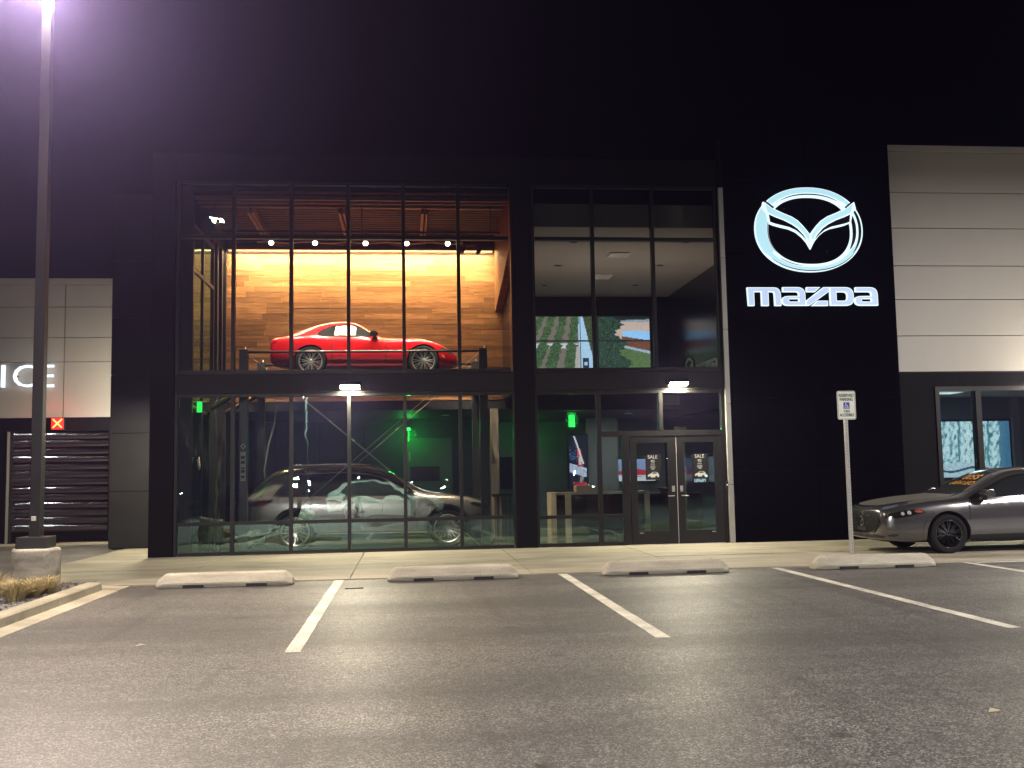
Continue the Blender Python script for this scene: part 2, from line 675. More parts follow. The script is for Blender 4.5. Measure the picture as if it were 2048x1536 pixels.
# planter strip by the lamp
kerb = MB()
KP = [(-4.36, -.1), (-4.36, .13), (-4.2, .13), (-4.175, .11), (-4.16, .02), (-3.95, .006), (-3.95, -.1)]
n = 9
ys = [-2 + i * 1.85 for i in range(n)] + [14.55]
kr = thing("kerb", (-4.2, 8, 0), None, None)
tag(kr, kind="structure")
for i in range(n):
    MB().prism(KP, ys[i] + .004, ys[i + 1] - .004, "y").build("kerb_stone", PAVING, kr, bevel=.004)
MB().prism([(-4.36, -.1), (-4.36, .02), (-3.95, .008), (-3.95, -.1)], 14.56, 15.14, "y").build("kerb_stone", PAVING, kr)
bed = MB().box(-9, -4.365, -2, 15.14, -.1, .05).build("planting_bed", mat("dark soil", (0.03, 0.026, 0.022), .9, bump=.5, bscale=30))
tag(bed, kind="structure")
rk = bmesh.new()
rr = random.Random(3)
protos = []
for k in range(6):
    b = bmesh.new()
    bmesh.ops.create_icosphere(b, subdivisions=1, radius=1)
    for v in b.verts:
        v.co *= rr.uniform(.7, 1.2)
    protos.append(([v.co.copy() for v in b.verts], [[v.index for v in f.verts] for f in b.faces]))
    b.free()
gv, gf = [], []
for k in range(2600):
    x = -4.4 - abs(rr.gauss(0, .42))
    y = rr.uniform(9.5, 15.05)
    if (x + 4.9) ** 2 + (y - 14.05) ** 2 < .12:
        continue
    s = rr.uniform(.012, .03)
    pv, pf = protos[rr.randrange(6)]
    R = Matrix.Rotation(rr.uniform(0, 6), 3, "Z") @ Matrix.Diagonal((s * rr.uniform(.8, 1.5), s, s * rr.uniform(.5, .9)))
    i = len(gv)
    gv += [tuple(R @ p + Vector((x, y, .055 + rr.uniform(0, .03)))) for p in pv]
    gf += [[i + q for q in f] for f in pf]
me = bpy.data.meshes.new("gravel")
me.from_pydata(gv, [], gf)
me.materials.append(mat("grey river gravel", (0.15, 0.145, 0.14), .7, var=.55, vscale=22))
tag(link("gravel", me), kind="stuff")

# ================================================================== the dealership building
B = thing("dealership_building", (0, F, 0), "dark two storey car showroom with tall gridded glass front and pale panelled wings", "building")


def bp(name, m, x0, x1, y0, y1, z0, z1, bevel=0.0, parent=None):
    return box(name, m, parent or B, x0, x1, y0, y1, z0, z1, bevel)


# --- opaque walls
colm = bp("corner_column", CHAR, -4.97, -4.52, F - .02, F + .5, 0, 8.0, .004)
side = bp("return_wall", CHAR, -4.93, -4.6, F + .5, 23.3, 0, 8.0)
dw = bp("side_wall", DARK, -6.5, -4.6, 23.36, 26.3, 0, 8.0)
zz = [0.02, 1.27, 2.56, 3.85, 5.15, 6.45, 7.98]
for k in range(6):
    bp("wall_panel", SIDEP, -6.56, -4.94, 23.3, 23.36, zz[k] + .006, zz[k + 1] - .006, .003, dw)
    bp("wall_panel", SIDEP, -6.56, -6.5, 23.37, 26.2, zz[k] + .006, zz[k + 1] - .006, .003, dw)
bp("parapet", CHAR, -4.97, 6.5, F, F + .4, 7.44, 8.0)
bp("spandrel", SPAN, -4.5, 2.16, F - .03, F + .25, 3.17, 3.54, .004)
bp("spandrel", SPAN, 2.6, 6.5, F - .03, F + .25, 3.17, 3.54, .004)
bp("cap_flashing", FRAME, -4.5, 2.16, F - .05, F + .1, 3.545, 3.565)
bp("cap_flashing", FRAME, 2.6, 6.5, F - .05, F + .1, 3.545, 3.565)
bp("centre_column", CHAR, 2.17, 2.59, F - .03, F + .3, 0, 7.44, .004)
# trim strip with joints
for k, (a, b) in enumerate(((0.02, 1.2), (1.21, 2.85), (2.86, 4.4), (4.41, 5.9), (5.91, 7.4))):
    bp("corner_trim", ALU, 6.53, 6.63, F - .09, F + .2, a, b, .003)
bw = bp("sign_wall", DARK, 6.64, 10.3, F + .02, F + .35, 0, 8.5)
for r, (a, b) in enumerate(((0.03, 1.45), (1.46, 2.95), (2.96, 4.45), (4.46, 6.0), (6.01, 7.5), (7.51, 8.5))):
    for x0, x1 in ((6.645, 8.46), (8.47, 10.32)):
        bp("wall_panel", BLACK, x0, x1, F - .04, F + .015, a, b, .003, bw)
bp("wall_panel", BLACK, 10.3, 10.33, F + .02, F + .6, 0.02, 8.5, 0, bw)
# right wing
rw = bp("wing_wall", DARK, 10.34, 17, F + .36, F + .6, 3.4, 8.3)
zr = [3.52, 4.30, 5.09, 5.83, 6.66, 7.45, 8.36]
for k in range(6):
    for x0, x1 in ((10.335, 14.2), (14.21, 17)):
        bp("wall_panel", WHITE, x0, x1, F + .3, F + .36, zr[k] + .007, zr[k + 1] - .007, .004, rw)
bp("coping", WHITE, 10.335, 17, F + .27, F + .6, 8.37, 8.5, .004, rw)
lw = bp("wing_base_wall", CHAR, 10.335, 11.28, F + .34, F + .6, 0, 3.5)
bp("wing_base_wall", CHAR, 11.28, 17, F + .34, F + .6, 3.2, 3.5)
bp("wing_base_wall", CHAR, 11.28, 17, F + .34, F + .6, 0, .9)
rwin = bp("window", FRAME, 11.28, 11.37, F + .3, F + .5, .9, 3.2)
bp("mullion", FRAME, 12.19, 12.31, F + .3, F + .5, .9, 3.1, 0, rwin)
bp("mullion", FRAME, 14.0, 14.1, F + .3, F + .5, .9, 3.1, 0, rwin)
bp("head", FRAME, 11.37, 17, F + .3, F + .5, 3.105, 3.2, 0, rwin)
bp("sill", FRAME, 11.37, 17, F + .28, F + .5, .9, .96, 0, rwin)
for x0, x1 in ((11.375, 12.185), (12.315, 13.99), (14.11, 16.9)):
    bp("pane", GLASS, x0, x1, F + .4, F + .412, .965, 3.1, 0, rwin)
# left service wing
S_ = 26.05
sv = bp("service_wall", DARK, -14, -6.6, S_ + .06, S_ + .4, 3.0, 6.5)
zl = [3.09, 4.48, 5.09, 5.86, 6.42]
for k in range(4):
    for x0, x1 in ((-14, -10.6), (-10.59, -8.47), (-8.46, -6.57)):
        bp("wall_panel", WHITE, x0 + .006, x1 - .006, S_, S_ + .06, zl[k] + .008, zl[k + 1] - .008, .004, sv)
bp("coping", WHITE, -14, -6.57, S_ - .03, S_ + .4, 6.425, 6.58, .004, sv)
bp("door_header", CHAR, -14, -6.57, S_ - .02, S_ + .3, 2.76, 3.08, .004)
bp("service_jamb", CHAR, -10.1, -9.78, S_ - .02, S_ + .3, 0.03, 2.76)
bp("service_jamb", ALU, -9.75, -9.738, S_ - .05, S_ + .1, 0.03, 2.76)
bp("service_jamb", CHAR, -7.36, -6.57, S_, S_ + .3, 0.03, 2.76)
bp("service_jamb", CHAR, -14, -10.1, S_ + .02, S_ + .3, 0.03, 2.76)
gd = bp("garage_door", DARK, -9.73, -9.66, S_ + .1, S_ + .16, .05, 2.76)
bp("bottom_panel", CHAR, -9.66, -7.37, S_ + .1, S_ + .14, .05, .3, .004, gd)
z, nrow = .3, 13
dz = (2.76 - .3) / nrow
prng = random.Random(5)
DRAIL = mat("door rail bronze", (0.05, 0.04, 0.042), .35, metal=.4)
for k in range(nrow):
    z0 = .3 + k * dz
    bp("rail", DRAIL, -9.66, -7.37, S_ + .08, S_ + .14, z0, z0 + .045, .004, gd)
    # each pane bows outwards a little, so each mirrors the lot lamps again
    m_ = MB()
    a, b, q = z0 + .047, z0 + dz - .002, 8
    tilt = prng.uniform(-.006, .006)
    for j in range(q):
        za, zb_ = a + (b - a) * j / q, a + (b - a) * (j + 1) / q
        f_ = lambda t: S_ + .12 - .006 * (1 - ((t - (a + b) / 2) / ((b - a) / 2)) ** 2) + tilt * (t - a) / (b - a)
        m_.quad([(-9.66, f_(za), za), (-7.37, f_(za), za), (-7.37, f_(zb_), zb_), (-9.66, f_(zb_), zb_)])
        m_.sm[-1] = True
    m_.build("pane", TINTED, gd)
# service bay behind the door
SB = mat("service bay wall", (0.12, 0.06, 0.07), .8)
bp("service_bay_wall", SB, -14, -6.6, 30, 30.1, 0, 3)
bp("service_bay_floor", FLOORM, -14, -6.6, 26.5, 30, -.05, .012)
bp("service_bay_ceiling", SB, -14, -6.6, 26.5, 30, 2.9, 3.0)
# building mass behind (roof slabs)
bp("roof", DARK, -4.6, 6.6, F + .42, 32.5, 7.5, 7.7)
bp("roof", DARK, 6.64, 17, F + .65, 32.5, 8.0, 8.2)
bp("rear_wall", SLATEW, -4.6, 17, 32.3, 32.6, 0, 8)
bp("wing_side_wall", DARK, 16.9, 17.2, F + .6, 32.3, 0, 8)

# --- curtain wall
cw = bp("curtain_wall", FRAME, -4.5, -4.44, F - .02, F + .12, 3.57, 7.44)
bp("mullion", FRAME, -4.5, -4.44, F - .02, F + .12, 0.03, 3.165, 0, cw)
LX = [-4.47, -3.40, -2.27, -1.14, -0.035, 1.075, 2.14]
RXU = [2.61, 3.85, 5.12, 6.46]


prng2 = random.Random(12)


def pane(a, b, lo, hi, low):
    """Glass sheet set a hair out of true, as glazing is; the ground floor panes lean back a little."""
    pt = (.0095 if low else .0) + prng2.uniform(-.0006, .0006)
    yw = (.005 if low else 0) + prng2.uniform(-.0015, .0015)
    m_ = MB().box(a, b, F + .04, F + .052, lo, hi)
    xm, zm = (a + b) / 2, (lo + hi) / 2
    m_.v = [(x, y + pt * (z - zm) + yw * (x - xm), z) for x, y, z in m_.v]
    m_.build("pane", GLASS, cw)


def grid(edges, z0, z1, rails, depth0=F - .02, depth1=F + .12, w=.07, skip_ends=True):
    for i, x in enumerate(edges):
        if 0 < i < len(edges) - 1:
            bp("mullion", FRAME, x - w / 2, x + w / 2, depth0, depth1, z0, z1, .003, cw)
    cuts = [z0] + rails + [z1]
    for i in range(len(edges) - 1):
        a, b = edges[i] + w / 2 + .001, edges[i + 1] - w / 2 - .001
        for zr_ in cuts:
            lo, hi = (zr_, zr_ + .06) if zr_ == z0 else ((zr_ - .06, zr_) if zr_ == z1 else (zr_ - .035, zr_ + .035))
            bp("transom", FRAME, a, b, depth0 + .004, depth1 - .004, lo, hi, .003, cw)
        for k in range(len(cuts) - 1):
            lo = cuts[k] + (.061 if k == 0 else .036)
            hi = cuts[k + 1] - (.061 if k == len(cuts) - 2 else .036)
            pane(a, b, lo, hi, z1 < 4)


grid(LX, 3.57, 7.44, [6.31])
grid(LX, 0.03, 3.165, [0.64])
grid(RXU, 3.57, 7.44, [6.31])
bp("mullion", FRAME, 2.145, 2.168, F - .02, F + .12, .03, 7.44, 0, cw)
bp("mullion", FRAME, 2.592, 2.635, F - .02, F + .12, .03, 3.165, 0, cw)
bp("mullion", FRAME, 2.592, 2.635, F - .02, F + .12, 3.57, 7.44, 0, cw)
bp("mullion", FRAME, 6.45, 6.525, F - .02, F + .12, .03, 7.44, 0, cw)
# lower right bay: tall pane, sidelight, transom lights and the doors
bp("mullion", FRAME, 3.85, 3.93, F - .02, F + .12, .03, 3.165, .003, cw)
bp("mullion", FRAME, 5.14, 5.22, F - .02, F + .12, 2.335, 3.1, .003, cw)
bp("mullion", FRAME, 4.36, 4.5, F - .02, F + .12, .03, 2.22, .003, cw)
for a, b, zs in ((2.64, 3.845, (.03, .585, 3.1)), (3.935, 4.355, (.03, .585))):
    for zq in zs:
        bp("transom", FRAME, a, b, F - .016, F + .116, zq, zq + .066, .003, cw)
bp("transom", FRAME, 3.935, 6.445, F - .016, F + .116, 2.22, 2.33, .003, cw)
bp("transom", FRAME, 3.935, 6.445, F - .016, F + .116, 3.1, 3.166, .003, cw)
for a, b, lo, hi in ((2.64, 3.845, .1, .58), (2.64, 3.845, .655, 3.098), (3.935, 4.355, .1, .58), (3.935, 4.355, .655, 2.218),
                     (3.935, 5.138, 2.335, 3.098), (5.222, 6.448, 2.335, 3.098)):
    pane(a, b, lo, hi, True)
for x0, x1, g0, g1, hx, lab in ((4.515, 5.468, 4.65, 5.29, 5.39, "inner door leaf beside the sidelight"), (5.482, 6.44, 5.635, 6.27, 5.56, "door leaf beside the pale trim strip")):
    lf = bp("door", FRAME, x0, g0, F - .01, F + .04, .03, 2.205, .003)
    lf["label"] = lab
    bp("door_stile", FRAME, g1, x1, F - .01, F + .04, .03, 2.205, .003, lf)
    bp("door_rail", FRAME, g0, g1, F - .01, F + .04, 2.08, 2.205, .003, lf)
    bp("door_rail", FRAME, g0, g1, F - .01, F + .04, .03, .30, .003, lf)
    bp("pane", GLASS, g0, g1, F + .01, F + .02, .3, 2.08, 0, lf)
    bp("lock_plate", ALU, hx - .03, hx + .03, F - .025, F - .011, 1.08, 1.2, .003, lf)
    MB().tube([(hx, F - .03, 1.13), (hx, F - .07, 1.13)], .022, 10).build("lock_cylinder", ALU, lf)
    s = 1 if hx < 5.475 else -1
    MB().tube([(hx, F - .02, 1.0), (hx, F - .075, 1.0), (hx - s * .13, F - .08, 0.995)], .011, 8).build("handle", ALU, lf)
    bp("pivot", ALU, g0 + .02 if s > 0 else g1 - .1, g0 + .1 if s > 0 else g1 - .02, F - .02, F - .011, .25, .27, 0, lf)
bp("threshold", ALU, 4.51, 6.44, F - .06, F + .06, .024, .032)
bp("centre_gap", mat("door weather strip", (.5, .48, .44), .5), 5.4695, 5.4805, F - .006, F + .02, .035, 2.2)
rd = bp("card_reader", BLKPL, 6.48, 6.525, F - .06, F - .022, 1.12, 1.28, .004)
bp("reader_light", glow("reader light", (1, .95, .85), 3), 6.495, 6.51, F - .065, F - .061, 1.19, 1.205, 0, rd)

# --- interior shell
fl = bp("floor", FLOORM, -4.2, 16.9, F + .13, 32.3, -.06, .012)
# left inner wall of the glass box (framed dark glazing)
sf = bp("side_glazing", FRAME, -4.5, -4.2, F + .13, F + .22, 0.02, 7.4)
WARM2 = mat("side mullion", (0.03, 0.026, 0.023), .45)
FIN = mat("dark grey fin", (.012, .012, .013), .6)
for y in (21.45, 22.6):
    bp("mullion", WARM2, -4.26, -4.2, y, y + .06, 0.02, 7.0, 0, sf)
for y0, y1 in ((F + .225, 21.445), (21.515, 22.595)):
    bp("transom", WARM2, -4.26, -4.2, y0, y1, 5.66, 5.73, 0, sf)
    bp("transom", WARM2, -4.26, -4.2, y0, y1, 6.58, 6.64, 0, sf)
    bp("pane", GLASS, -4.24, -4.228, y0, y1, .05, 5.655, 0, sf)
    bp("pane", GLASS, -4.24, -4.228, y0, y1, 5.735, 6.575, 0, sf)
bp("inner_side_wall", FIN, -4.5, -4.22, 22.665, 24.1, .02, 7.4)
for y in (22.75, 23.3, 23.8):
    bp("wall_fin", FIN, -4.219, -4.15, y, y + .12, .02, 6.75)
# timber clad upper wall
YW = 24.1
ww = bp("timber_wall", mat("plank backing", (.05, .025, .012), .8), -4.2, 2.35, YW + .03, YW + .2, 3.28, 6.8)
bp("timber_wall_soffit", mat("dark slate header", (.018, .02, .025), .6), -4.2, 7.8, YW + .03, 32.3, 3.06, 3.27)
unit = MB().box(0, 1, 0, 1, 0, 1).mesh("plank")
unit.materials.append(WOOD)
rr = random.Random(11)
rows = 27
ph = (6.8 - 3.28) / rows
off = wloc(ww)
for r in range(rows):
    x = -4.2
    first = True
    while x < 2.33:
        L_ = rr.uniform(.35, 1.0) if first else rr.choice((.6, .9, 1.2, 1.5, 1.8))
        first = False
        e = min(x + L_, 2.34)
        if 2.34 - e < .25:
            e = 2.34
        o = link("plank", unit, ww)
        d = rr.uniform(0, .006)
        o.location = Vector((x + .0015, YW - d, 3.28 + r * ph + .002)) - off
        o.scale = (e - x - .003, .029 + d, ph - .004)
        x = e
bp("maroon_soffit", MAROON, -4.2, 2.35, YW - .06, YW + .2, 6.805, 7.2)
# ribbed steel deck over the tall bay
dk = bp("ceiling_deck", DECKM, -4.2, 2.12, F + .13, YW + .2, 7.28, 7.36)
y = F + .3
while y < YW - .1:
    MB().prism([(y, 7.28), (y + .03, 7.2), (y + .09, 7.2), (y + .12, 7.28)], -4.2, 2.12, "x").build("deck_rib", DECKM, dk)
    y += .2
for y in (F + .16, F + .42, F + .74):
    bp("deck_purlin", WARMP, -4.2, 2.12, y, y + .07, 7.12, 7.19, 0, dk)
for x in (-3.2, -1.32, .42):
    pj = bp("deck_joist", WARMP, x - .075, x - .02, F + .85, YW - .1, 7.02, 7.18)
    bp("joist_flange", WARMP, x + .02, x + .06, F + .85, YW - .1, 7.02, 7.18, 0, pj)
MB().tube([(-4.0 + i * .3, 23.7 + .08 * math.sin(i * 2.1), 6.99 + .05 * math.sin(i * 1.3)) for i in range(20)], .035, 6).build("cable_conduit", DECKM, B)
MB().tube([(-3.4 + i * .25, 23.45, 6.93 + .02 * math.sin(i * 1.7)) for i in range(20)], .018, 6).build("cable_conduit", STEEL, B)
# bulkhead wall between the bays
MB().prism([(F + .14, 6.2), (F + .14, 7.4), (YW - .01, 7.4), (YW - .01, 5.4), (22.2, 5.75)], 2.14, 2.3, "x").build("timber_bulkhead", WOOD, B)
bp("bay_divider", BLACKG, 2.31, 2.58, F + .35, YW + .1, 3.28, 5.3)
bp("bay_divider", BLACKG, 2.31, 2.58, F + .35, YW + .1, 5.31, 7.4)
# upper right room
bp("upper_ceiling", CEILW, 2.59, 7.8, F + .62, 29.6, 6.7, 6.8)
bp("ceiling_fascia", CEILW, 2.59, 7.8, F + .58, F + .615, 6.7, 7.2)
bp("upper_back_wall", BLACKG, 2.35, 8, 29.35, 29.5, 3.28, 6.698)
bp("upper_side_wall", BLACKG, 7.8, 7.95, F + .4, 29.34, 0.02, 6.698)
bp("upper_floor_edge", SLATEW, 2.59, 7.79, YW - .06, YW + .02, 3.0, 3.5)
# lower rear rooms
bp("inner_pier", mat("tan plaster", (.2, .17, .14), .7), 1.98, 2.16, 23.9, 24.08, .015, 3.05)
bp("lower_back_wall", SLATEW, -4.2, 2.4, 28.4, 28.5, .012, 3.05)
bp("lower_back_wall", GREYW, 2.4, 7.79, 30.2, 30.3, .012, 3.05)
bp("lower_side_wall", GREYW, 2.3, 2.4, 26.5, 30.2, .012, 3.05)
bp("angled_wall", GREYW, 5.05, 5.95, 28.3, 28.45, .012, 3.05)
bp("doorway_header", SLATEW, -.2, 1.35, 28.33, 28.398, 2.55, 2.65)
gdr = bp("interior_door", mat("green lit door", (.10, .13, .11), .5), .0, 1.25, 28.35, 28.395, .012, 2.54)
bp("vision_panel", BLACKG, .08, .9, 28.33, 28.349, 1.35, 1.75, 0, gdr)
bp("door_pull", ALU, .05, .09, 28.3, 28.349, 1.9, 2.15, 0, gdr)
for x in (-3.6, -2.4, -1.2):
    bp("wall_reveal", DARK, x, x + .02, 28.385, 28.399, .012, 3.0)
# right wing room
bp("wing_back_wall", mat("teal grey wall", (.12, .16, .165), .7), 8, 16.9, 25.4, 25.5, .012, 3.4)
bp("wing_ceiling", CEILW, 10.36, 16.9, F + .62, 25.4, 3.3, 3.4)
bp("wing_pier", GREYW, 15.9, 16.1, 25.2, 25.399, .012, 3.3)
# recessed lights and vents of the upper ceiling
for i, (x, y) in enumerate(((3.8, 22.25), (3.82, 24.85), (3.84, 27.5), (6.38, 22.2), (6.43, 24.8), (6.42, 27.5))):
    lab = "unlit recessed light in the %s of the upper ceiling, %s" % (("row nearest the glass", "middle row", "row by video wall")[i % 3], ("centre column side", "black wall side")[i // 3])
    d = thing("recessed_light", (x, y, 6.7), lab, "ceiling light", "unlit recessed lights in the upper ceiling")
    MB().lathe([(.085, -.002), (.12, -.012), (.125, 0)], (x, y, 6.7), "z", 20).build("trim_ring", ALU, d)
    MB().lathe([(0, -.003), (.085, -.003)], (x, y, 6.7), "z", 20).build("reflector", DARK, d)
for x, y, lab in ((5.08, 23.5, "square ceiling vent nearest the upper glass"), (5.2, 26.2, "smaller looking square vent deeper in the upper ceiling")):
    d = thing("ceiling_vent", (x, y, 6.7), lab, "vent", "ceiling vents of the upper room")
    w = .24
    for a in ((x - w, x + w, y - w, y - w + .03), (x - w, x + w, y + w - .03, y + w), (x - w, x - w + .03, y - w + .031, y + w - .031), (x + w - .03, x + w, y - w + .031, y + w - .031)):
        box("frame", WHITEP, d, *a, 6.66, 6.699)
    for k in range(5):
        yy = y - w + .06 + k * .085
        MB().quad([(x - w + .03, yy, 6.695), (x + w - .03, yy, 6.695), (x + w - .03, yy + .05, 6.665), (x - w + .03, yy + .05, 6.665)]).build("louvre", WHITEP, d)
# ================================================================== cars
def pchip(tab, x):
    xs = [p[0] for p in tab]
    ys = [p[1] for p in tab]
    if x <= xs[0]:
        return ys[0]
    if x >= xs[-1]:
        return ys[-1]
    h = [xs[i + 1] - xs[i] for i in range(len(xs) - 1)]
    d = [(ys[i + 1] - ys[i]) / h[i] for i in range(len(h))]
    m = [d[0]] + [0 if d[i - 1] * d[i] <= 0 else 2 * d[i - 1] * d[i] / (d[i - 1] + d[i]) for i in range(1, len(d))] + [d[-1]]
    i = max(k for k in range(len(h)) if xs[k] <= x)
    t = (x - xs[i]) / h[i]
    return (ys[i] * (1 + 2 * t) * (1 - t) ** 2 + m[i] * h[i] * t * (1 - t) ** 2 + ys[i + 1] * t * t * (3 - 2 * t) + m[i + 1] * h[i] * t * t * (t - 1))


def car_paint(name, col, flake, rough=0.32, metal=.55):
    m = mat(name, col, rough, metal=metal, coat=1.0, coat_rough=.05)
    return m


class Car:
    """Car in its own frame: x forward, z up, origin on the ground between the axles."""

    def __init__(s, spec, paint):
        s.sp = spec
        s.paint = paint
        T = spec["t"]
        x0, x1 = T["zt"][0][0], T["zt"][-1][0]
        n = 46
        xs = [x0 + (x1 - x0) * (.5 - .5 * math.cos(math.pi * (.06 + .88 * i / (n - 1)))) for i in range(n)]
        xs[0], xs[-1] = x0, x1
        rings = []
        for x in xs:
            q = {k: pchip(T[k], x) for k in T}
            zb, zs, zt, ze = q["zb"], q["zs"], q["zt"], q["ze"]
            wm, ws, wt = q["wm"], q["ws"], q["wt"]
            hh = zs - zb
            half = [(0, zb), (wm * .6, zb), (wm * .9, zb + .012), (wm * .975, zb + hh * .16), (wm, zb + hh * .42), (wm * .993, zb + hh * .68),
                    ((wm + ws) / 2 + .008, zb + hh * .9), (ws, zs), (ws + (wt - ws) * .5 + .02 * min(1, (ze - zs) * 3), zs + (ze - zs) * .52), (wt, ze - (ze - zs) * .03),
                    (wt * .86, ze + (zt - ze) * .5), (wt * .5, zt - (zt - ze) * .12), (0, zt)]
            rings.append([(x, y, z) for y, z in half] + [(x, -y, z) for y, z in half[-2:0:-1]])
        bm = bmesh.new()
        R = [[bm.verts.new(p) for p in r] for r in rings]
        k = len(R[0])
        for i in range(n - 1):
            for j in range(k):
                bm.faces.new((R[i][j], R[i][(j + 1) % k], R[i + 1][(j + 1) % k], R[i + 1][j]))
        for ring, c in ((rings[0], R[0]), (rings[-1], R[-1])):
            # end caps as strips from side to side, so that they round cleanly
            h_ = (k + 2) // 2
            for j in range(h_ - 1):
                a, b_ = c[j], c[j + 1]
                a2, b2 = c[(k - j) % k], c[(k - j - 1) % k]
                vs = []
                for v in (a, b_, b2, a2):
                    if v not in vs:
                        vs.append(v)
                if len(vs) > 2:
                    bm.faces.new(vs)
        bmesh.ops.recalc_face_normals(bm, faces=bm.faces)
        me = bpy.data.meshes.new("car_body")
        bm.to_mesh(me)
        bm.free()
        o = bpy.data.objects.new("car_body", me)
        COL.objects.link(o)
        o.modifiers.new("s", "SUBSURF").levels = 1
        me2 = bpy.data.meshes.new_from_object(o.evaluated_get(bpy.context.evaluated_depsgraph_get()))
        o.modifiers.clear()
        o.data = me2
        me2.polygons.foreach_set("use_smooth", [True] * len(me2.polygons))
        me2.materials.append(paint)
        b = bmesh.new()
        b.from_mesh(me2)
        b.verts.ensure_lookup_table()
        s.bvh = BVHTree.FromBMesh(b)
        s.b = b
        s.vn = [v.normal.copy() for v in b.verts]
        b.faces.ensure_lookup_table()
        # wheel wells
        c = MB()
        r = spec["arch"]
        for xa in (spec["fx"], spec["rx"]):
            for sg in (-1, 1):
                w = spec["W"] / 2
                c.lathe([(0, 0), (r, 0), (r, sg * .6), (0, sg * .6)], (xa, sg * (w - .34), spec["wr"]), "y", 40)
        cme = c.mesh("cutter")
        bm = bmesh.new()
        bm.from_mesh(cme)
        bmesh.ops.remove_doubles(bm, verts=bm.verts, dist=1e-5)
        bmesh.ops.recalc_face_normals(bm, faces=bm.faces)
        bm.to_mesh(cme)
        bm.free()
        cme.materials.append(DARK)
        co = link("cutter", cme)
        md = o.modifiers.new("b", "BOOLEAN")
        md.operation = "DIFFERENCE"
        md.object = co
        md.solver = "EXACT"
        md.material_mode = "TRANSFER"
        me3 = bpy.data.meshes.new_from_object(o.evaluated_get(bpy.context.evaluated_depsgraph_get()))
        nrm = []
        bpy.data.objects.remove(o)
        bpy.data.objects.remove(co)
        # keep the smooth body normals right up to the cut edges
        di = [i for i, mm in enumerate(me3.materials) if mm == DARK]
        dark = set(di)
        ln = [(0, 0, 0)] * len(me3.loops)
        for p in me3.polygons:
            for li in p.loop_indices:
                if p.material_index in dark:
                    ln[li] = tuple(p.normal)
                else:
                    ln[li] = tuple(s.normal(me3.vertices[me3.loops[li].vertex_index].co))
        me3.normals_split_custom_set(ln)
        s.body_mesh = me3
        s.parts = []      # (name, mesh, material, parent index or None, label)
        s.parts.append(("body", me3, None, None, None))

    def normal(s, p):
        co, nn, fi, d = s.bvh.find_nearest(p)
        f = s.b.faces[fi]
        acc = Vector((0, 0, 0))
        for v in f.verts:
            acc += v.normal / ((v.co - co).length + 1e-3)
        return acc.normalized()

    def project(s, verts2, faces, view, off):
        """view: 'L','R' (sides, verts are (x,z)), 'T' (top, (x,y)), 'F'/'B' (ends, (y,z))."""
        V, N = [], []
        for a, b in verts2:
            if view in "LR":
                sg = 1 if view == "L" else -1
                o_, d_ = Vector((a, sg * 3, b)), Vector((0, -sg, 0))
            elif view == "T":
                o_, d_ = Vector((a, b, 4)), Vector((0, 0, -1))
            else:
                sg = 1 if view == "F" else -1
                o_, d_ = Vector((sg * 6, a, b)), Vector((-sg, 0, 0))
            hit = s.bvh.ray_cast(o_, d_)
            co = hit[0] if hit[0] is not None else s.bvh.find_nearest(o_ + d_ * (3 if view in "LR" else 3.5))[0]
            nn = s.normal(co)
            V.append(co + nn * off)
            N.append(nn)
        me = bpy.data.meshes.new("panel")
        me.from_pydata([tuple(v) for v in V], [], faces)
        me.polygons.foreach_set("use_smooth", [True] * len(me.polygons))
        me.update()
        for p in me.polygons:
            if p.normal.dot(N[p.vertices[0]]) < 0:
                p.flip()
        me.normals_split_custom_set_from_vertices([tuple(x) for x in N])
        return me

    def fill(s, poly, res=.07):
        bm = bmesh.new()
        vs = [bm.verts.new((p[0], p[1], 0)) for p in poly]
        f = bm.faces.new(vs)
        bmesh.ops.triangulate(bm, faces=[f], ngon_method="EAR_CLIP")
        for _ in range(5):
            long = [e for e in bm.edges if e.calc_length() > res]
            if not long:
                break
            bmesh.ops.subdivide_edges(bm, edges=long, cuts=1)
            bmesh.ops.triangulate(bm, faces=[q for q in bm.faces if len(q.verts) > 3])
        bm.verts.index_update()
        out = [(v.co.x, v.co.y) for v in bm.verts], [[v.index for v in q.verts] for q in bm.faces]
        bm.free()
        return out

    def panel(s, name, poly, views, m, off=.004, smooth=1, parent=None, label=None, mirror=True):
        idx = []
        for vw in views:
            p = poly
            if smooth:
                p = chaikin(p, smooth)
            v2, fc = s.fill(p)
            s.parts.append((name, s.project(v2, fc, vw, off), m, parent, label))
            idx.append(len(s.parts) - 1)
        return idx

    def strip(s, name, line, w, views, m, off=.005, parent=None):
        """A thin band along a poly-line on the body side."""
        pts = []
        for i in range(len(line) - 1):
            a, b = Vector((*line[i], 0)), Vector((*line[i + 1], 0))
            k = max(1, int((b - a).length / .05))
            pts += [a.lerp(b, j / k) for j in range(k)]
        pts.append(Vector((*line[-1], 0)))
        v2, fc = [], []
        for i, p in enumerate(pts):
            d = (pts[min(i + 1, len(pts) - 1)] - pts[max(i - 1, 0)]).normalized()
            q = Vector((-d.y, d.x, 0)) * (w / 2)
            v2 += [(p.x + q.x, p.y + q.y), (p.x - q.x, p.y - q.y)]
            if i:
                fc.append((2 * i - 2, 2 * i - 1, 2 * i + 1, 2 * i))
        for vw in views:
            s.parts.append((name, s.project(v2, fc, vw, off), m, parent, None))

    def add(s, name, me, m, parent=None, label=None):
        s.parts.append((name, me, m, parent, label))
        return len(s.parts) - 1

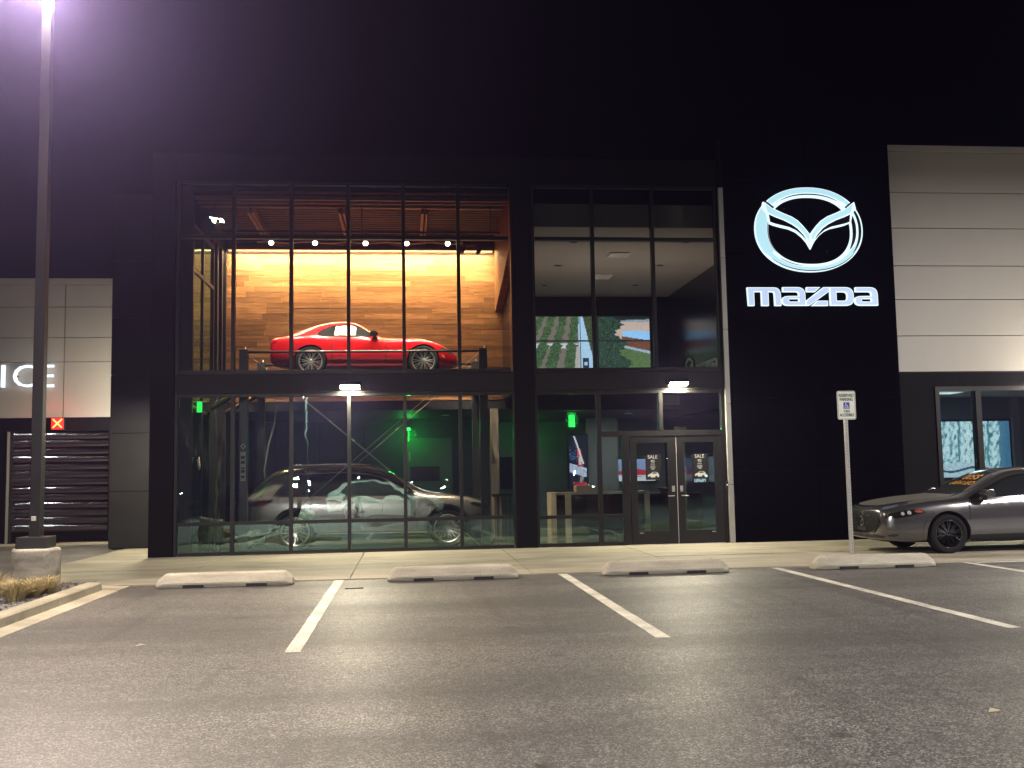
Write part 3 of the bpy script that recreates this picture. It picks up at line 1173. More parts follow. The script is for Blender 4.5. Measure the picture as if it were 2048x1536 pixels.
    def text(s, txt, size, view, pos, rot, m, name="lettering", off=.006, parent=None, axis=1):
        me = text_mesh(txt, size)
        c, sn = math.cos(rot), math.sin(rot)
        v2 = [(pos[0] + (v.co.x * c - v.co.y * sn), pos[1] + (v.co.x * sn + v.co.y * c)) for v in me.vertices]
        fc = [tuple(p.vertices) for p in me.polygons]
        bpy.data.meshes.remove(me)
        s.parts.append((name, s.project(v2, fc, view, off), m, parent, None))

    def place(s, name, loc, rot, label, cat, group=None, paint=None):
        root = thing(name, loc, label, cat, group)
        root.rotation_euler = (0, 0, rot)
        made = []
        for nm, me, m, par, lab in s.parts:
            if me is not None and m is not None and not len(me.materials):
                me.materials.append(m)
            o = link(nm, me, made[par] if par is not None else root)
            if lab:
                o["label"] = lab
            if paint:
                for sl in o.material_slots:
                    if sl.material == s.paint:
                        sl.link = "OBJECT"
                        sl.material = paint
            made.append(o)
        return root

    def wheels(s, width, rim_r, spokes, rim_m, edge_m, split=.0, caliper=None, lip=None, thin=1.0):
        R = s.sp["wr"]
        w = width / 2
        tyre = MB().lathe([(rim_r, -w * .8), (rim_r + .012, -w * .95), (R * .93, -w), (R * .985, -w * .86), (R, -w * .6), (R, w * .6), (R * .985, w * .86),
                           (R * .93, w), (rim_r + .012, w * .95), (rim_r, w * .8)], (0, 0, 0), "y", 48).mesh("tyre")
        # barrel, hub and disc
        hub = MB().lathe([(rim_r, -w * .8), (rim_r * .965, -w * .72), (rim_r * .94, -w * .3), (rim_r * .9, w * .6), (0, w * .6)], (0, 0, 0), "y", 40)
        hub.lathe([(0, -w * .25), (rim_r * .72, -w * .25), (rim_r * .72, -w * .12), (0, -w * .12)], (0, 0, 0), "y", 32)
        hubm = hub.mesh("barrel")
        face = MB()
        for i in range(spokes):
            for dv in ((-split, split) if split else (0,)):
                a0 = 2 * math.pi * i / spokes + dv * .25
                a1 = 2 * math.pi * i / spokes + dv
                r0, r1 = rim_r * .14, rim_r * .965
                h0, h1 = rim_r * .07 * thin, rim_r * .035 * thin
                pts = []
                for a, r_, h_, y in ((a0, r0, h0, -w * .62), (a1, r1, h1, -w * .8)):
                    d, q = Vector((math.cos(a), 0, math.sin(a))), Vector((-math.sin(a), 0, math.cos(a)))
                    for sg in (-1, 1):
                        for yy, hh in ((y, h_ * .55), (y + .035, h_)):
                            p = d * r_ + q * hh * sg
                            pts.append((p.x, yy, p.z))
                i0 = len(face.v)
                face.v += pts
                for q in ((0, 2, 6, 4), (0, 4, 5, 1), (2, 3, 7, 6), (1, 5, 7, 3)):
                    face.f.append(tuple(i0 + t for t in q))
                    face.sm.append(False)
        face.lathe([(0, -w * .66), (rim_r * .1, -w * .66), (rim_r * .2, -w * .58), (rim_r * .22, -w * .4)], (0, 0, 0), "y", 20)
        facem = face.mesh("rim")
        lipm = MB().lathe([(rim_r * .935, -w * .8), (rim_r * .97, -w * .9), (rim_r + .008, -w * .93), (rim_r + .012, -w * .86)], (0, 0, 0), "y", 48).mesh("rim_lip")
        nuts = MB()
        for i in range(5):
            a = 2 * math.pi * i / 5 + .3
            c = (rim_r * .13 * math.cos(a), -w * .67, rim_r * .13 * math.sin(a))
            nuts.lathe([(0, -.012), (.01, -.01), (.012, .02)], c, "y", 8)
        nutm = nuts.mesh("wheel_nuts")
        cal = None
        if caliper:
            c = MB()
            c.prism([(rim_r * .6 * math.cos(t), rim_r * .6 * math.sin(t)) for t in np.linspace(-.5, .5, 6)] + [(rim_r * .82 * math.cos(t), rim_r * .82 * math.sin(t)) for t in np.linspace(.5, -.5, 6)], -w * .42, 0, "y")
            cal = c.mesh("brake_caliper")
        W2 = s.sp["W"] / 2 - w - .012
        for k, (xa, sg) in enumerate(((s.sp["fx"], -1), (s.sp["fx"], 1), (s.sp["rx"], -1), (s.sp["rx"], 1))):
            M_ = Matrix.Translation((xa, sg * W2, R)) @ Matrix.Rotation(0 if sg < 0 else math.pi, 4, "Z") @ Matrix.Rotation(.37 * k, 4, "Y")
            def tm(me):
                q = me.copy()
                q.transform(M_)
                return q
            h_ = s.add("wheel", tm(hubm), s.sp.get("hubm", BLKPL))
            s.add("tyre", tm(tyre), RUBBER, h_)
            s.add("rim", tm(facem), rim_m, h_)
            s.add("rim_lip", tm(lipm), lip or edge_m, h_)
            s.add("wheel_nuts", tm(nutm), edge_m, h_)
            if cal:
                q = cal.copy()
                q.transform(Matrix.Translation((xa, sg * W2, R)) @ Matrix.Rotation(0 if sg < 0 else math.pi, 4, "Z") @ Matrix.Rotation(.4, 4, "Y"))
                s.add("brake_caliper", q, caliper, h_)

    def flare(s, m, w=.035, off=.008, a0=-8, a1=188):
        for xa in (s.sp["fx"], s.sp["rx"]):
            r = s.sp["arch"]
            v2, fc = [], []
            n = 32
            for i in range(n + 1):
                t = math.radians(a0 + (a1 - a0) * i / n)
                for q in (r + .001, r + w):
                    v2.append((xa + q * math.cos(t), s.sp["wr"] + q * math.sin(t)))
                if i:
                    fc.append((2 * i - 2, 2 * i - 1, 2 * i + 1, 2 * i))
            for vw in "LR":
                s.parts.append(("wheel_arch_trim", s.project(v2, fc, vw, off), m, None, None))

    def mirrors(s, x, z, y, m, glass=None, sc=1.0):
        for sg in (-1, 1):
            prof = [(x - .1 * sc, z - .05 * sc), (x - .09 * sc, z + .07 * sc), (x + .0 * sc, z + .085 * sc), (x + .1 * sc, z + .045 * sc), (x + .12 * sc, z - .02 * sc), (x + .05 * sc, z - .065 * sc)]
            mb = MB().prism(chaikin(prof, 1), sg * y, sg * (y + .2 * sc), "y")
            me = mb.mesh("door_mirror", bevel=.012)
            i = s.add("door_mirror", me, m)
            mb = MB().prism([(x - .02, z - .06 * sc), (x + .07, z - .06 * sc), (x + .1, z - .12 * sc), (x, z - .12 * sc)], sg * (y - .06), sg * (y + .05), "y")
            s.add("mirror_foot", mb.mesh("mirror_foot"), BLKPL, i)


GLASSB = mat("car window glass", (0.012, 0.014, 0.014), .03, spec=.8)
SEAM = mat("panel gap", (0.004, 0.004, 0.004), .8)
CHROME = mat("chrome", (0.75, 0.75, 0.75), .12, metal=1)
MACH = mat("machined alloy", (0.62, 0.6, 0.57), .28, metal=.9)
GLBLK = mat("gloss black", (0.008, 0.008, 0.008), .1, coat=.8)
HUBD = mat("brake disc and barrel", (0.06, 0.06, 0.06), .4, metal=.7)
TAIL = mat("tail lamp lens", (0.22, 0.004, 0.006), .12, coat=1)
LAMPG = mat("head lamp glass", (0.03, 0.032, 0.035), .05, coat=1)
LAMPC = mat("lamp reflector", (0.7, 0.7, 0.72), .15, metal=1)
LAMPW = mat("frosted lamp lens", (0.3, 0.3, 0.3), .25, coat=1)
AMBER = mat("amber marker", (0.6, 0.13, 0.015), .3, coat=.6)
REDCAL = mat("red caliper", (0.5, 0.012, 0.012), .35)

# ---- small red coupe
RED = car_paint("deep red paint", (0.55, 0.003, 0.008), True, .3, .5)
cs = dict(W=1.735, wr=.312, arch=.345, fx=1.175, rx=-1.175, hubm=HUBD, t=dict(
    zb=[(-2.06, .36), (-1.97, .24), (-1.7, .19), (-1.2, .17), (1.2, .16), (1.6, .17), (1.85, .2), (1.93, .26)],
    zs=[(-2.06, .66), (-2.0, .75), (-1.7, .82), (-1.2, .85), (-.85, .815), (0, .775), (.5, .755), (.9, .775), (1.15, .775), (1.4, .715), (1.65, .60), (1.85, .475), (1.93, .41)],
    zt=[(-2.06, .70), (-2.03, .80), (-1.95, .845), (-1.7, .91), (-1.4, 1.03), (-1.1, 1.14), (-.85, 1.205), (-.55, 1.235), (-.3, 1.215), (-.1, 1.12), (.12, .965), (.3, .86), (.9, .83), (1.2, .79), (1.5, .70), (1.75, .58), (1.88, .48), (1.93, .42)],
    ze=[(-2.06, .69), (-2.03, .785), (-1.95, .825), (-1.7, .88), (-1.4, .99), (-1.1, 1.095), (-.85, 1.155), (-.55, 1.185), (-.3, 1.16), (-.1, 1.075), (.12, .925), (.3, .83), (.9, .815), (1.2, .785), (1.5, .69), (1.75, .57), (1.88, .475), (1.93, .415)],
    wm=[(-2.06, .66), (-1.96, .76), (-1.7, .82), (-1.2, .867), (-.6, .85), (.2, .845), (1.1, .865), (1.5, .82), (1.75, .70), (1.88, .56), (1.93, .46)],
    ws=[(-2.06, .62), (-1.96, .71), (-1.7, .77), (-1.2, .81), (-.6, .80), (.2, .80), (1.1, .80), (1.5, .74), (1.75, .62), (1.88, .5), (1.93, .42)],
    wt=[(-2.06, .58), (-1.96, .62), (-1.7, .58), (-1.3, .53), (-.8, .49), (-.3, .51), (.2, .60), (.9, .58), (1.5, .56), (1.75, .5), (1.88, .42), (1.93, .36)]))
c = Car(cs, RED)
win = [(-1.02, .90), (-.9, 1.0), (-.62, 1.10), (-.36, 1.115), (-.17, 1.05), (.1, .875), (.06, .845), (-.4, .845), (-.9, .85)]
c.panel("window_surround", [(-1.07, .885), (-.92, 1.025), (-.63, 1.125), (-.33, 1.14), (-.13, 1.065), (.18, .86), (.1, .825), (-.4, .825), (-.92, .83)], "LR", GLBLK, .003)
c.panel("side_window", win, "LR", GLASSB, .006)
c.strip("window_pillar", [(-.78, .84), (-.72, 1.09)], .05, "LR", GLBLK, .009)
STICK = mat("window price sheet", (0.62, 0.6, 0.42), .7)
c.panel("window_sticker", [(-.69, .86), (-.66, 1.07), (-.34, 1.09), (-.24, 1.05), (-.24, .86)], "R", STICK, .011, smooth=0)
c.strip("sticker_print", [(-.6, .98), (-.47, .98)], .02, "R", BLKPL, .0125)
c.strip("sticker_print", [(-.55, .91), (-.42, .91)], .012, "R", BLKPL, .0125)
c.panel("windscreen", [(.2, -.57), (.29, -.3), (.31, 0), (.29, .3), (.2, .57), (-.2, .46), (-.26, 0), (-.2, -.46)], "T", GLASSB, .005)
c.panel("rear_window", [(-1.35, -.34), (-1.05, -.32), (-1.0, 0), (-1.05, .32), (-1.35, .34)], "T", GLASSB, .005)
dr = c.panel("door_gap", [(-.72, .26), (-.75, .55), (-.7, .815), (.32, .785), (.42, .55), (.38, .27)], "LR", SEAM, .0015, smooth=0)
c.panel("door", [(-.708, .272), (-.738, .55), (-.688, .81), (.31, .78), (.408, .55), (.368, .282)], "LR", RED, .004, smooth=0)
c.panel("door_handle", [(-.5, .685), (-.32, .69), (-.32, .715), (-.5, .712)], "LR", RED, .022)
c.strip("sill_line", [(-.72, .42), (-.5, .33), (0, .285), (.8, .275)], .016, "LR", GLBLK, .004)
c.panel("tail_lamp", [(-2.03, .68), (-2.03, .78), (-1.86, .77), (-1.88, .70)], "LR", TAIL, .006)
c.panel("tail_lamp", [(.42, .66), (.42, .76), (.66, .74), (.64, .67)], "B", TAIL, .006)
c.panel("head_lamp", [(1.52, .585), (1.62, .6), (1.82, .485), (1.84, .45), (1.68, .49)], "LR", LAMPG, .006)
c.panel("grille", [(-.36, .22), (-.42, .38), (0, .41), (.42, .38), (.36, .22)], "F", BLKPL, .006)
c.panel("side_marker", [(1.55, .435), (1.6, .45), (1.64, .36), (1.6, .35)], "LR", AMBER, .006)
c.panel("bumper_lower", [(-1.94, .25), (-1.94, .33), (-1.6, .3), (-1.55, .22)], "LR", BLKPL, .004)
c.flare(RED, .03, .006)
c.mirrors(.14, .87, .78, GLBLK, sc=.85)
ant = MB().tube([(-1.75, .5, .86), (-1.83, .5, 1.22)], .004, 5).mesh("aerial")
c.add("aerial", ant, BLKPL)
DRIM = mat("dark rim with bright edge", (0.12, 0.112, 0.1), .3, metal=.9)
c.wheels(.2, .238, 10, MACH, MACH, split=.12, caliper=REDCAL, lip=MACH, thin=.62)
c.place("sports_car", (-.815, 22.2, 3.615), 0, "glossy red two seat coupe raised high on the lift before the timber wall", "car")

# ---- grey three row SUV
GREYP = car_paint("machine grey paint", (0.33, 0.32, 0.31), True, .27, .7)
ss = dict(W=1.99, wr=.392, arch=.435, fx=1.56, rx=-1.56, hubm=HUBD, t=dict(
    zb=[(-2.62, .52), (-2.5, .38), (-2.1, .29), (-1.5, .26), (1.5, .25), (2.0, .27), (2.35, .3), (2.5, .38)],
    zs=[(-2.62, .98), (-2.55, 1.06), (-2.3, 1.105), (-1.5, 1.11), (0, 1.10), (.8, 1.085), (1.3, 1.06), (1.9, 1.0), (2.25, .93), (2.45, .84), (2.5, .78)],
    zt=[(-2.62, 1.02), (-2.58, 1.1), (-2.5, 1.2), (-2.25, 1.48), (-2.05, 1.64), (-1.8, 1.71), (-1.2, 1.755), (-.5, 1.765), (.0, 1.72), (.4, 1.58), (.8, 1.36), (1.1, 1.20), (1.3, 1.16), (1.8, 1.09), (2.2, 1.01), (2.42, .9), (2.5, .8)],
    ze=[(-2.62, 1.01), (-2.58, 1.085), (-2.5, 1.17), (-2.25, 1.42), (-2.05, 1.57), (-1.8, 1.64), (-1.2, 1.69), (-.5, 1.70), (.0, 1.655), (.4, 1.515), (.8, 1.30), (1.1, 1.155), (1.3, 1.13), (1.8, 1.065), (2.2, .99), (2.42, .885), (2.5, .79)],
    wm=[(-2.62, .80), (-2.5, .90), (-2.2, .96), (-1.5, .993), (1.4, .993), (1.9, .96), (2.25, .88), (2.42, .78), (2.5, .70)],
    ws=[(-2.62, .76), (-2.5, .86), (-2.2, .90), (-1.5, .925), (1.0, .925), (1.9, .88), (2.25, .80), (2.42, .72), (2.5, .64)],
    wt=[(-2.62, .70), (-2.5, .72), (-2.2, .70), (-1.5, .70), (-.5, .69), (.2, .68), (.8, .72), (1.2, .76), (1.9, .76), (2.25, .70), (2.42, .64), (2.5, .58)]))
c = Car(ss, GREYP)
c.panel("window_surround", [(-2.02, 1.15), (-1.72, 1.44), (-1.35, 1.60), (-.5, 1.645), (.05, 1.58), (.5, 1.38), (.95, 1.12), (.9, 1.095), (0, 1.115), (-1.9, 1.125)], "LR", GLBLK, .003)
for poly in ([(-1.92, 1.165), (-1.65, 1.42), (-1.34, 1.56), (-1.3, 1.56), (-1.3, 1.15)], [(-1.24, 1.15), (-1.24, 1.575), (-.5, 1.61), (-.28, 1.60), (-.22, 1.14)], [(-.13, 1.14), (-.2, 1.595), (.03, 1.55), (.46, 1.36), (.62, 1.265), (.62, 1.125)], [(.67, 1.123), (.67, 1.235), (.88, 1.115)]):
    c.panel("side_window", poly, "LR", GLASSB, .007, smooth=0)
c.strip("window_trim", [(-2.02, 1.145), (-1.9, 1.12), (0, 1.108), (.93, 1.09)], .018, "LR", CHROME, .008)
c.panel("windscreen", [(1.0, -.66), (1.1, -.3), (1.12, 0), (1.1, .3), (1.0, .66), (.22, .56), (.12, 0), (.22, -.56)], "T", GLASSB, .005)
c.panel("tailgate_window", [(-2.5, -.56), (-2.16, -.54), (-2.12, 0), (-2.16, .54), (-2.5, .56)], "T", GLASSB, .005)
for poly in ([(-1.28, .36), (-1.26, .9), (-1.22, 1.1), (-.27, 1.09), (-.2, .8), (-.2, .36)], [(-.19, .36), (-.19, .8), (-.25, 1.09), (.86, 1.075), (.98, .85), (.92, .36)]):
    cx = sum(p[0] for p in poly) / 6
    cz = sum(p[1] for p in poly) / 6
    c.panel("door_gap", poly, "LR", SEAM, .0015, smooth=0)
    c.panel("door", [(cx + (p[0] - cx) * .985, cz + (p[1] - cz) * .985) for p in poly], "LR", GREYP, .0045, smooth=0)
c.panel("door_handle", [(-1.16, .95), (-.92, .955), (-.92, .985), (-1.16, .98)], "LR", CHROME, .03)
c.panel("door_handle", [(-.1, .94), (.14, .945), (.14, .975), (-.1, .97)], "LR", CHROME, .03)
c.panel("sill_cladding", [(-1.14, .27), (-1.12, .36), (1.12, .36), (1.14, .26)], "LR", BLKPL, .012, smooth=0)
c.strip("sill_bright", [(-1.1, .345), (1.1, .335)], .015, "LR", CHROME, .016)
c.panel("tail_lamp", [(-2.56, .93), (-2.5, 1.02), (-2.1, 1.045), (-1.98, 1.05), (-2.1, .97), (-2.2, .945)], "LR", GLBLK, .006)
c.panel("tail_lamp", [(-2.38, .955), (-2.1, 1.03), (-2.14, .985), (-2.25, .955)], "LR", TAIL, .01)
c.panel("tail_lamp", [(.4, .93), (.4, 1.03), (.8, 1.03), (.8, .94)], "B", TAIL, .006)
c.panel("tail_lamp", [(-.8, .93), (-.8, 1.03), (-.4, 1.03), (-.4, .94)], "B", TAIL, .006)
c.panel("head_lamp", [(2.02, .90), (2.1, .93), (2.38, .87), (2.44, .82), (2.3, .80), (2.1, .86)], "LR", LAMPG, .006)
c.strip("running_light", [(2.06, .895), (2.3, .845), (2.4, .82)], .016, "LR", CHROME, .011)
c.panel("fender_badge", [(1.12, .86), (1.5, .875), (1.5, .905), (1.12, .89)], "LR", CHROME, .008, smooth=0)
c.panel("grille", [(-.5, .5), (-.6, .72), (-.45, .82), (.45, .82), (.6, .72), (.5, .5)], "F", BLKPL, .008)
c.panel("bumper_lower", [(-.7, .36), (-.72, .44), (.72, .44), (.7, .36)], "F", BLKPL, .008, smooth=0)
c.panel("rear_cladding", [(-2.6, .42), (-2.6, .6), (-2.02, .56), (-2.0, .3), (-2.4, .36)], "LR", BLKPL, .006)
c.flare(GLBLK, .055, .012)
c.mirrors(.72, 1.18, .93, GLBLK)
for sg in (-1, 1):
    rail = MB().tube([(-1.75, sg * .66, 1.69), (-1.6, sg * .665, 1.745), (-.6, sg * .66, 1.765), (-.1, sg * .65, 1.74), (.05, sg * .645, 1.70)], .016, 6).mesh("roof_rail")
    c.add("roof_rail", rail, CHROME)
SRIM = mat("machined grey rim", (0.55, 0.53, 0.5), .25, metal=.95)
c.wheels(.27, .285, 9, SRIM, MACH, split=.17, lip=MACH)
SUV = c
c.place("family_suv", (-.73, 22.2, .012), 0, "silver grey three row SUV standing under the lift behind the lower glass", "car")
WHITEPAINT = mat("pearl white paint", (0.5, 0.5, 0.49), .3, coat=1)
c.place("family_suv", (-.6, -3.6, 0), 0, "pearl white SUV parked behind the photographer, mirrored in the lower glass", "car", paint=WHITEPAINT)

# ---- dark grey hatchback outside
MGREY = car_paint("graphite grey paint", (0.105, 0.103, 0.106), True, .24, .75)
hs = dict(W=1.80, wr=.33, arch=.388, fx=1.3625, rx=-1.3625, hubm=BLKPL, t=dict(
    zb=[(-2.18, .5), (-2.1, .34), (-1.8, .24), (-1.3, .19), (1.3, .17), (1.9, .18), (2.2, .2), (2.42, .24), (2.5, .30)],
    zs=[(-2.18, .86), (-2.1, .95), (-1.8, 1.0), (-1.2, .98), (-.4, .945), (.4, .92), (.8, .91), (1.3, .895), (1.7, .86), (2.05, .815), (2.3, .765), (2.42, .735), (2.5, .69)],
    zt=[(-2.18, .9), (-2.14, .98), (-2.0, 1.1), (-1.7, 1.28), (-1.2, 1.40), (-.6, 1.445), (-.2, 1.445), (.1, 1.40), (.4, 1.28), (.8, 1.09), (1.05, 1.01), (1.2, .995), (1.6, .965), (2.0, .915), (2.25, .865), (2.4, .815), (2.46, .78), (2.5, .72)],
    ze=[(-2.18, .89), (-2.14, .965), (-2.0, 1.06), (-1.7, 1.22), (-1.2, 1.34), (-.6, 1.39), (-.2, 1.39), (.1, 1.345), (.4, 1.225), (.8, 1.035), (1.05, .96), (1.2, .95), (1.6, .925), (2.0, .88), (2.25, .835), (2.4, .79), (2.46, .76), (2.5, .705)],
    wm=[(-2.18, .70), (-2.05, .80), (-1.8, .86), (-1.3, .897), (-.3, .875), (.5, .875), (1.3, .898), (1.7, .89), (2.05, .865), (2.25, .83), (2.38, .77), (2.46, .70), (2.5, .64)],
    ws=[(-2.18, .62), (-2.05, .72), (-1.8, .77), (-1.2, .81), (.5, .82), (1.3, .82), (1.7, .81), (2.05, .785), (2.25, .76), (2.38, .70), (2.46, .63), (2.5, .57)],
    wt=[(-2.18, .56), (-2.0, .56), (-1.7, .56), (-1.0, .57), (-.3, .58), (.2, .60), (.8, .68), (1.1, .70), (1.6, .66), (2.05, .62), (2.25, .60), (2.4, .56), (2.5, .5)]))
c = Car(hs, MGREY)
c.panel("window_surround", [(-1.7, 1.05), (-1.3, 1.24), (-.6, 1.33), (-.15, 1.33), (.12, 1.28), (.45, 1.14), (.98, .925), (.9, .905), (0, .945), (-1.5, 1.0)], "LR", GLBLK, .003)
for poly in ([(-1.5, 1.04), (-1.2, 1.22), (-.6, 1.3), (-.46, 1.3), (-.44, .985)], [(-.36, .98), (-.38, 1.3), (-.16, 1.3), (.1, 1.255), (.42, 1.12), (.6, 1.045), (.6, .95)], [(.64, .948), (.64, 1.025), (.88, .93)]):
    c.panel("side_window", poly, "LR", GLASSB, .007, smooth=0)
c.strip("window_trim", [(-1.5, 1.0), (0, .945), (.93, .905)], .014, "LR", CHROME, .008)
c.panel("windscreen", [(1.0, -.62), (1.1, -.3), (1.13, 0), (1.1, .3), (1.0, .62), (.3, .52), (.2, .3), (.17, 0), (.2, -.3), (.3, -.52)], "T", mat("windscreen glass", (0.03, 0.034, 0.033), .04, spec=.8), .005)
ORANGE = mat("orange window paint", (0.95, 0.42, 0.03), .6)
c.text("$500", .24, "T", (.40, .05), -math.pi / 2 - 3.14159 * 0, ORANGE, name="window_writing")
c.text("OFF MSRP", .17, "T", (.60, .05), -math.pi / 2, ORANGE, name="window_writing")
for poly in ([(-.43, .3), (-.42, .96), (.98, .88), (.98, .6), (.93, .28)],):
    c.panel("door_gap", poly, "LR", SEAM, .0015, smooth=0)
    c.panel("door", [(-.418, .312), (-.408, .952), (.966, .872), (.966, .6), (.918, .292)], "LR", MGREY, .0045, smooth=0)
c.panel("door_handle", [(-.3, .80), (-.08, .79), (-.08, .82), (-.3, .83)], "LR", MGREY, .028)
c.panel("sill_cladding", [(-1.0, .19), (-.98, .33), (.98, .31), (.99, .175)], "LR", SEAM, .008, smooth=0)
# bonnet shut line, lamps and grille
for vw in "LR":
    hl = c.panel("head_lamp", [(1.74, .71), (1.88, .755), (2.1, .745), (2.3, .70), (2.43, .65), (2.4, .60), (2.1, .635), (1.86, .68)], vw, GLBLK, .006)[0]
    for cx, cz, r in ((2.04, .70, .035), (2.15, .685, .03)):
        c.panel("lamp_lens", arc(cx, cz, r, r, 0, 345, 12), vw, LAMPW, .011, smooth=0, parent=hl)
    c.strip("lamp_trim", [(1.8, .70), (2.1, .658), (2.38, .622)], .008, vw, CHROME, .012, parent=hl)
    c.panel("side_marker", [(1.78, .712), (1.88, .745), (1.97, .72), (1.88, .695)], vw, mat("amber lens", (0.35, 0.05, 0.02), .15, coat=1), .011, parent=hl)
    c.panel("fog_vent", [(2.2, .33), (2.3, .35), (2.42, .32), (2.3, .3)], vw, BLKPL, .004)
gr = c.panel("grille", [(-.44, .38), (-.62, .53), (-.57, .635), (0, .65), (.57, .635), (.62, .53), (.44, .38), (0, .365)], "F", mat("grille mesh black", (.004, .004, .004), .6, spec=.2), .006, smooth=1)[0]
c.strip("grille_frame", [(-.59, .61), (-.635, .525), (-.455, .37), (0, .35), (.455, .37), (.635, .525), (.59, .61)], .022, "F", mat("smoked chrome", (.07, .068, .068), .2, metal=1), .014, parent=gr)
for i in range(11):
    for k in range(6):
        y, z = -.46 + i * .092, .395 + k * .044
        if abs(y) < .36 + (z - .35) * .5 and not (abs(y) < .12 and abs(z - .545) < .1):
            c.panel("grille_stud", [(y - .016, z), (y, z - .014), (y + .016, z), (y, z + .014)], "F", CHROME, .012, smooth=0, parent=gr)
c.strip("front_emblem", [(.105 * math.cos(t), .545 + .08 * math.sin(t)) for t in np.linspace(0, 2 * math.pi, 25)], .024, "F", CHROME, .02, parent=gr)
c.strip("front_emblem", [(-.095, .58), (-.04, .565), (0, .51), (.04, .565), (.095, .58)], .022, "F", CHROME, .02, parent=gr)
c.panel("lower_intake", [(-.70, .275), (-.68, .325), (0, .33), (.68, .325), (.70, .275), (0, .262)], "F", BLKPL, .006)
c.strip("front_splitter", [(-.66, .20), (0, .185), (.66, .20)], .03, "F", GLBLK, .012)
c.panel("number_plate_mount", [(-.16, .38), (-.16, .44), (.16, .44), (.16, .38)], "F", BLKPL, .012, smooth=0, parent=gr)
bn = c.panel("bonnet", [(1.08, -.68), (1.13, -.3), (1.15, 0), (1.13, .3), (1.08, .68), (1.6, .66), (2.1, .585), (2.36, .46), (2.41, 0), (2.36, -.46), (2.1, -.585), (1.6, -.66)], "T",
             mat("dusty grey paint", (.085, .08, .073), .55, spec=.4, var=.25, vscale=24), .003, label="dusty bonnet")
c.strip("bonnet_gap", [(1.05, .76), (1.6, .70), (2.1, .62), (2.38, .52), (2.44, .3), (2.46, 0), (2.44, -.3), (2.38, -.52), (2.1, -.62), (1.6, -.70), (1.05, -.76)], .007, "T", SEAM, .002)
c.panel("tail_lamp", [(-2.14, .86), (-2.1, .93), (-1.8, .93), (-1.85, .88)], "LR", TAIL, .006)
c.panel("tailgate_window", [(-2.05, -.48), (-1.7, -.5), (-1.62, 0), (-1.7, .5), (-2.05, .48)], "T", GLASSB, .005)
c.flare(MGREY, .075, .006)
c.mirrors(.68, 1.0, .86, MGREY, sc=.95)
c.wheels(.215, .235, 10, GLBLK, BLKPL, split=.1, lip=GLBLK)
c.place("hatchback", (10.50, 17.36, .02), math.pi, "dark grey hatchback with orange writing on its windscreen parked beside the black sign wall", "car")
# ================================================================== outdoor things
STOPS = [(-3.48, "concrete wheel stop nearest the lamp pedestal, below the first glass panes"),
         (-.29, "concrete wheel stop in the bay under the middle of the tall glass front"),
         (2.83, "concrete wheel stop in front of the entrance doors"),
         (6.0, "concrete wheel stop at the foot of the reserved parking sign")]
L_ = 1.87
prof = [(14.66, .004), (14.64, .06), (14.69, .18), (14.725, .2), (14.835, .2), (14.87, .18), (14.92, .06), (14.9, .004)]


def wheel_stop(x0):
    bm = bmesh.new()
    secs = [(0, .42), (.012, .55), (.11, .97), (.15, 1.0)]
    secs = secs + [(L_ - a, b) for a, b in reversed(secs)]
    slots = [(.36, .66), (1.22, 1.52)]
    cuts = sorted(set([a for a, _ in secs] + [v for s in slots for v in s]))
    R = []
    for t in cuts:
        k = np.interp(t, [a for a, _ in secs], [b for _, b in secs])
        R.append([bm.verts.new((t, (y - 14.78) * (.86 + .14 * k), max(.004, z * k))) for y, z in prof])
    n_ = len(prof)
    for i in range(len(cuts) - 1):
        mid = (cuts[i] + cuts[i + 1]) / 2
        for j in range(n_):
            bm.faces.new((R[i][j], R[i][(j + 1) % n_], R[i + 1][(j + 1) % n_], R[i + 1][j]))
    bm.faces.new(R[0])
    bm.faces.new(R[-1][::-1])
    bmesh.ops.recalc_face_normals(bm, faces=bm.faces)
    bmesh.ops.bevel(bm, geom=[e for e in bm.edges if len(e.link_faces) == 2 and e.calc_face_angle() > .5], offset=.008, segments=2, affect="EDGES")
    me = bpy.data.meshes.new("block")
    bm.to_mesh(me)
    bm.free()
    me.materials.append(STOPC)
    return me


wsm = wheel_stop(0)
slotm = MB().prism([(-.16, .0045), (-.16, .045), (-.13, .045), (-.13, .0045)], .0, .28, "x").mesh("drain_slot")
slotm.materials.append(DARK)
pinm = MB().lathe([(0, .006), (.011, .004), (.013, 0)], (0, 0, 0), "z", 10).mesh("anchor_pin")
pinm.materials.append(mat("rusty steel", (.12, .06, .03), .8))
first = None
for x, lab in STOPS:
    t = thing("wheel_stop", (x, 14.78 + random.uniform(-.03, .03), 0), lab, "wheel stop", "wheel stops along the sidewalk")
    t.rotation_euler = (0, 0, random.uniform(-.012, .012))
    link("block", wsm, t)
    for sx in (.37, 1.23):
        o = link("drain_slot", slotm, t)
        o.location = (sx, 0, 0)
    for sx in (.24, 1.63):
        o = link("anchor_pin", pinm, t)
        o.location = (sx, 0, .201)

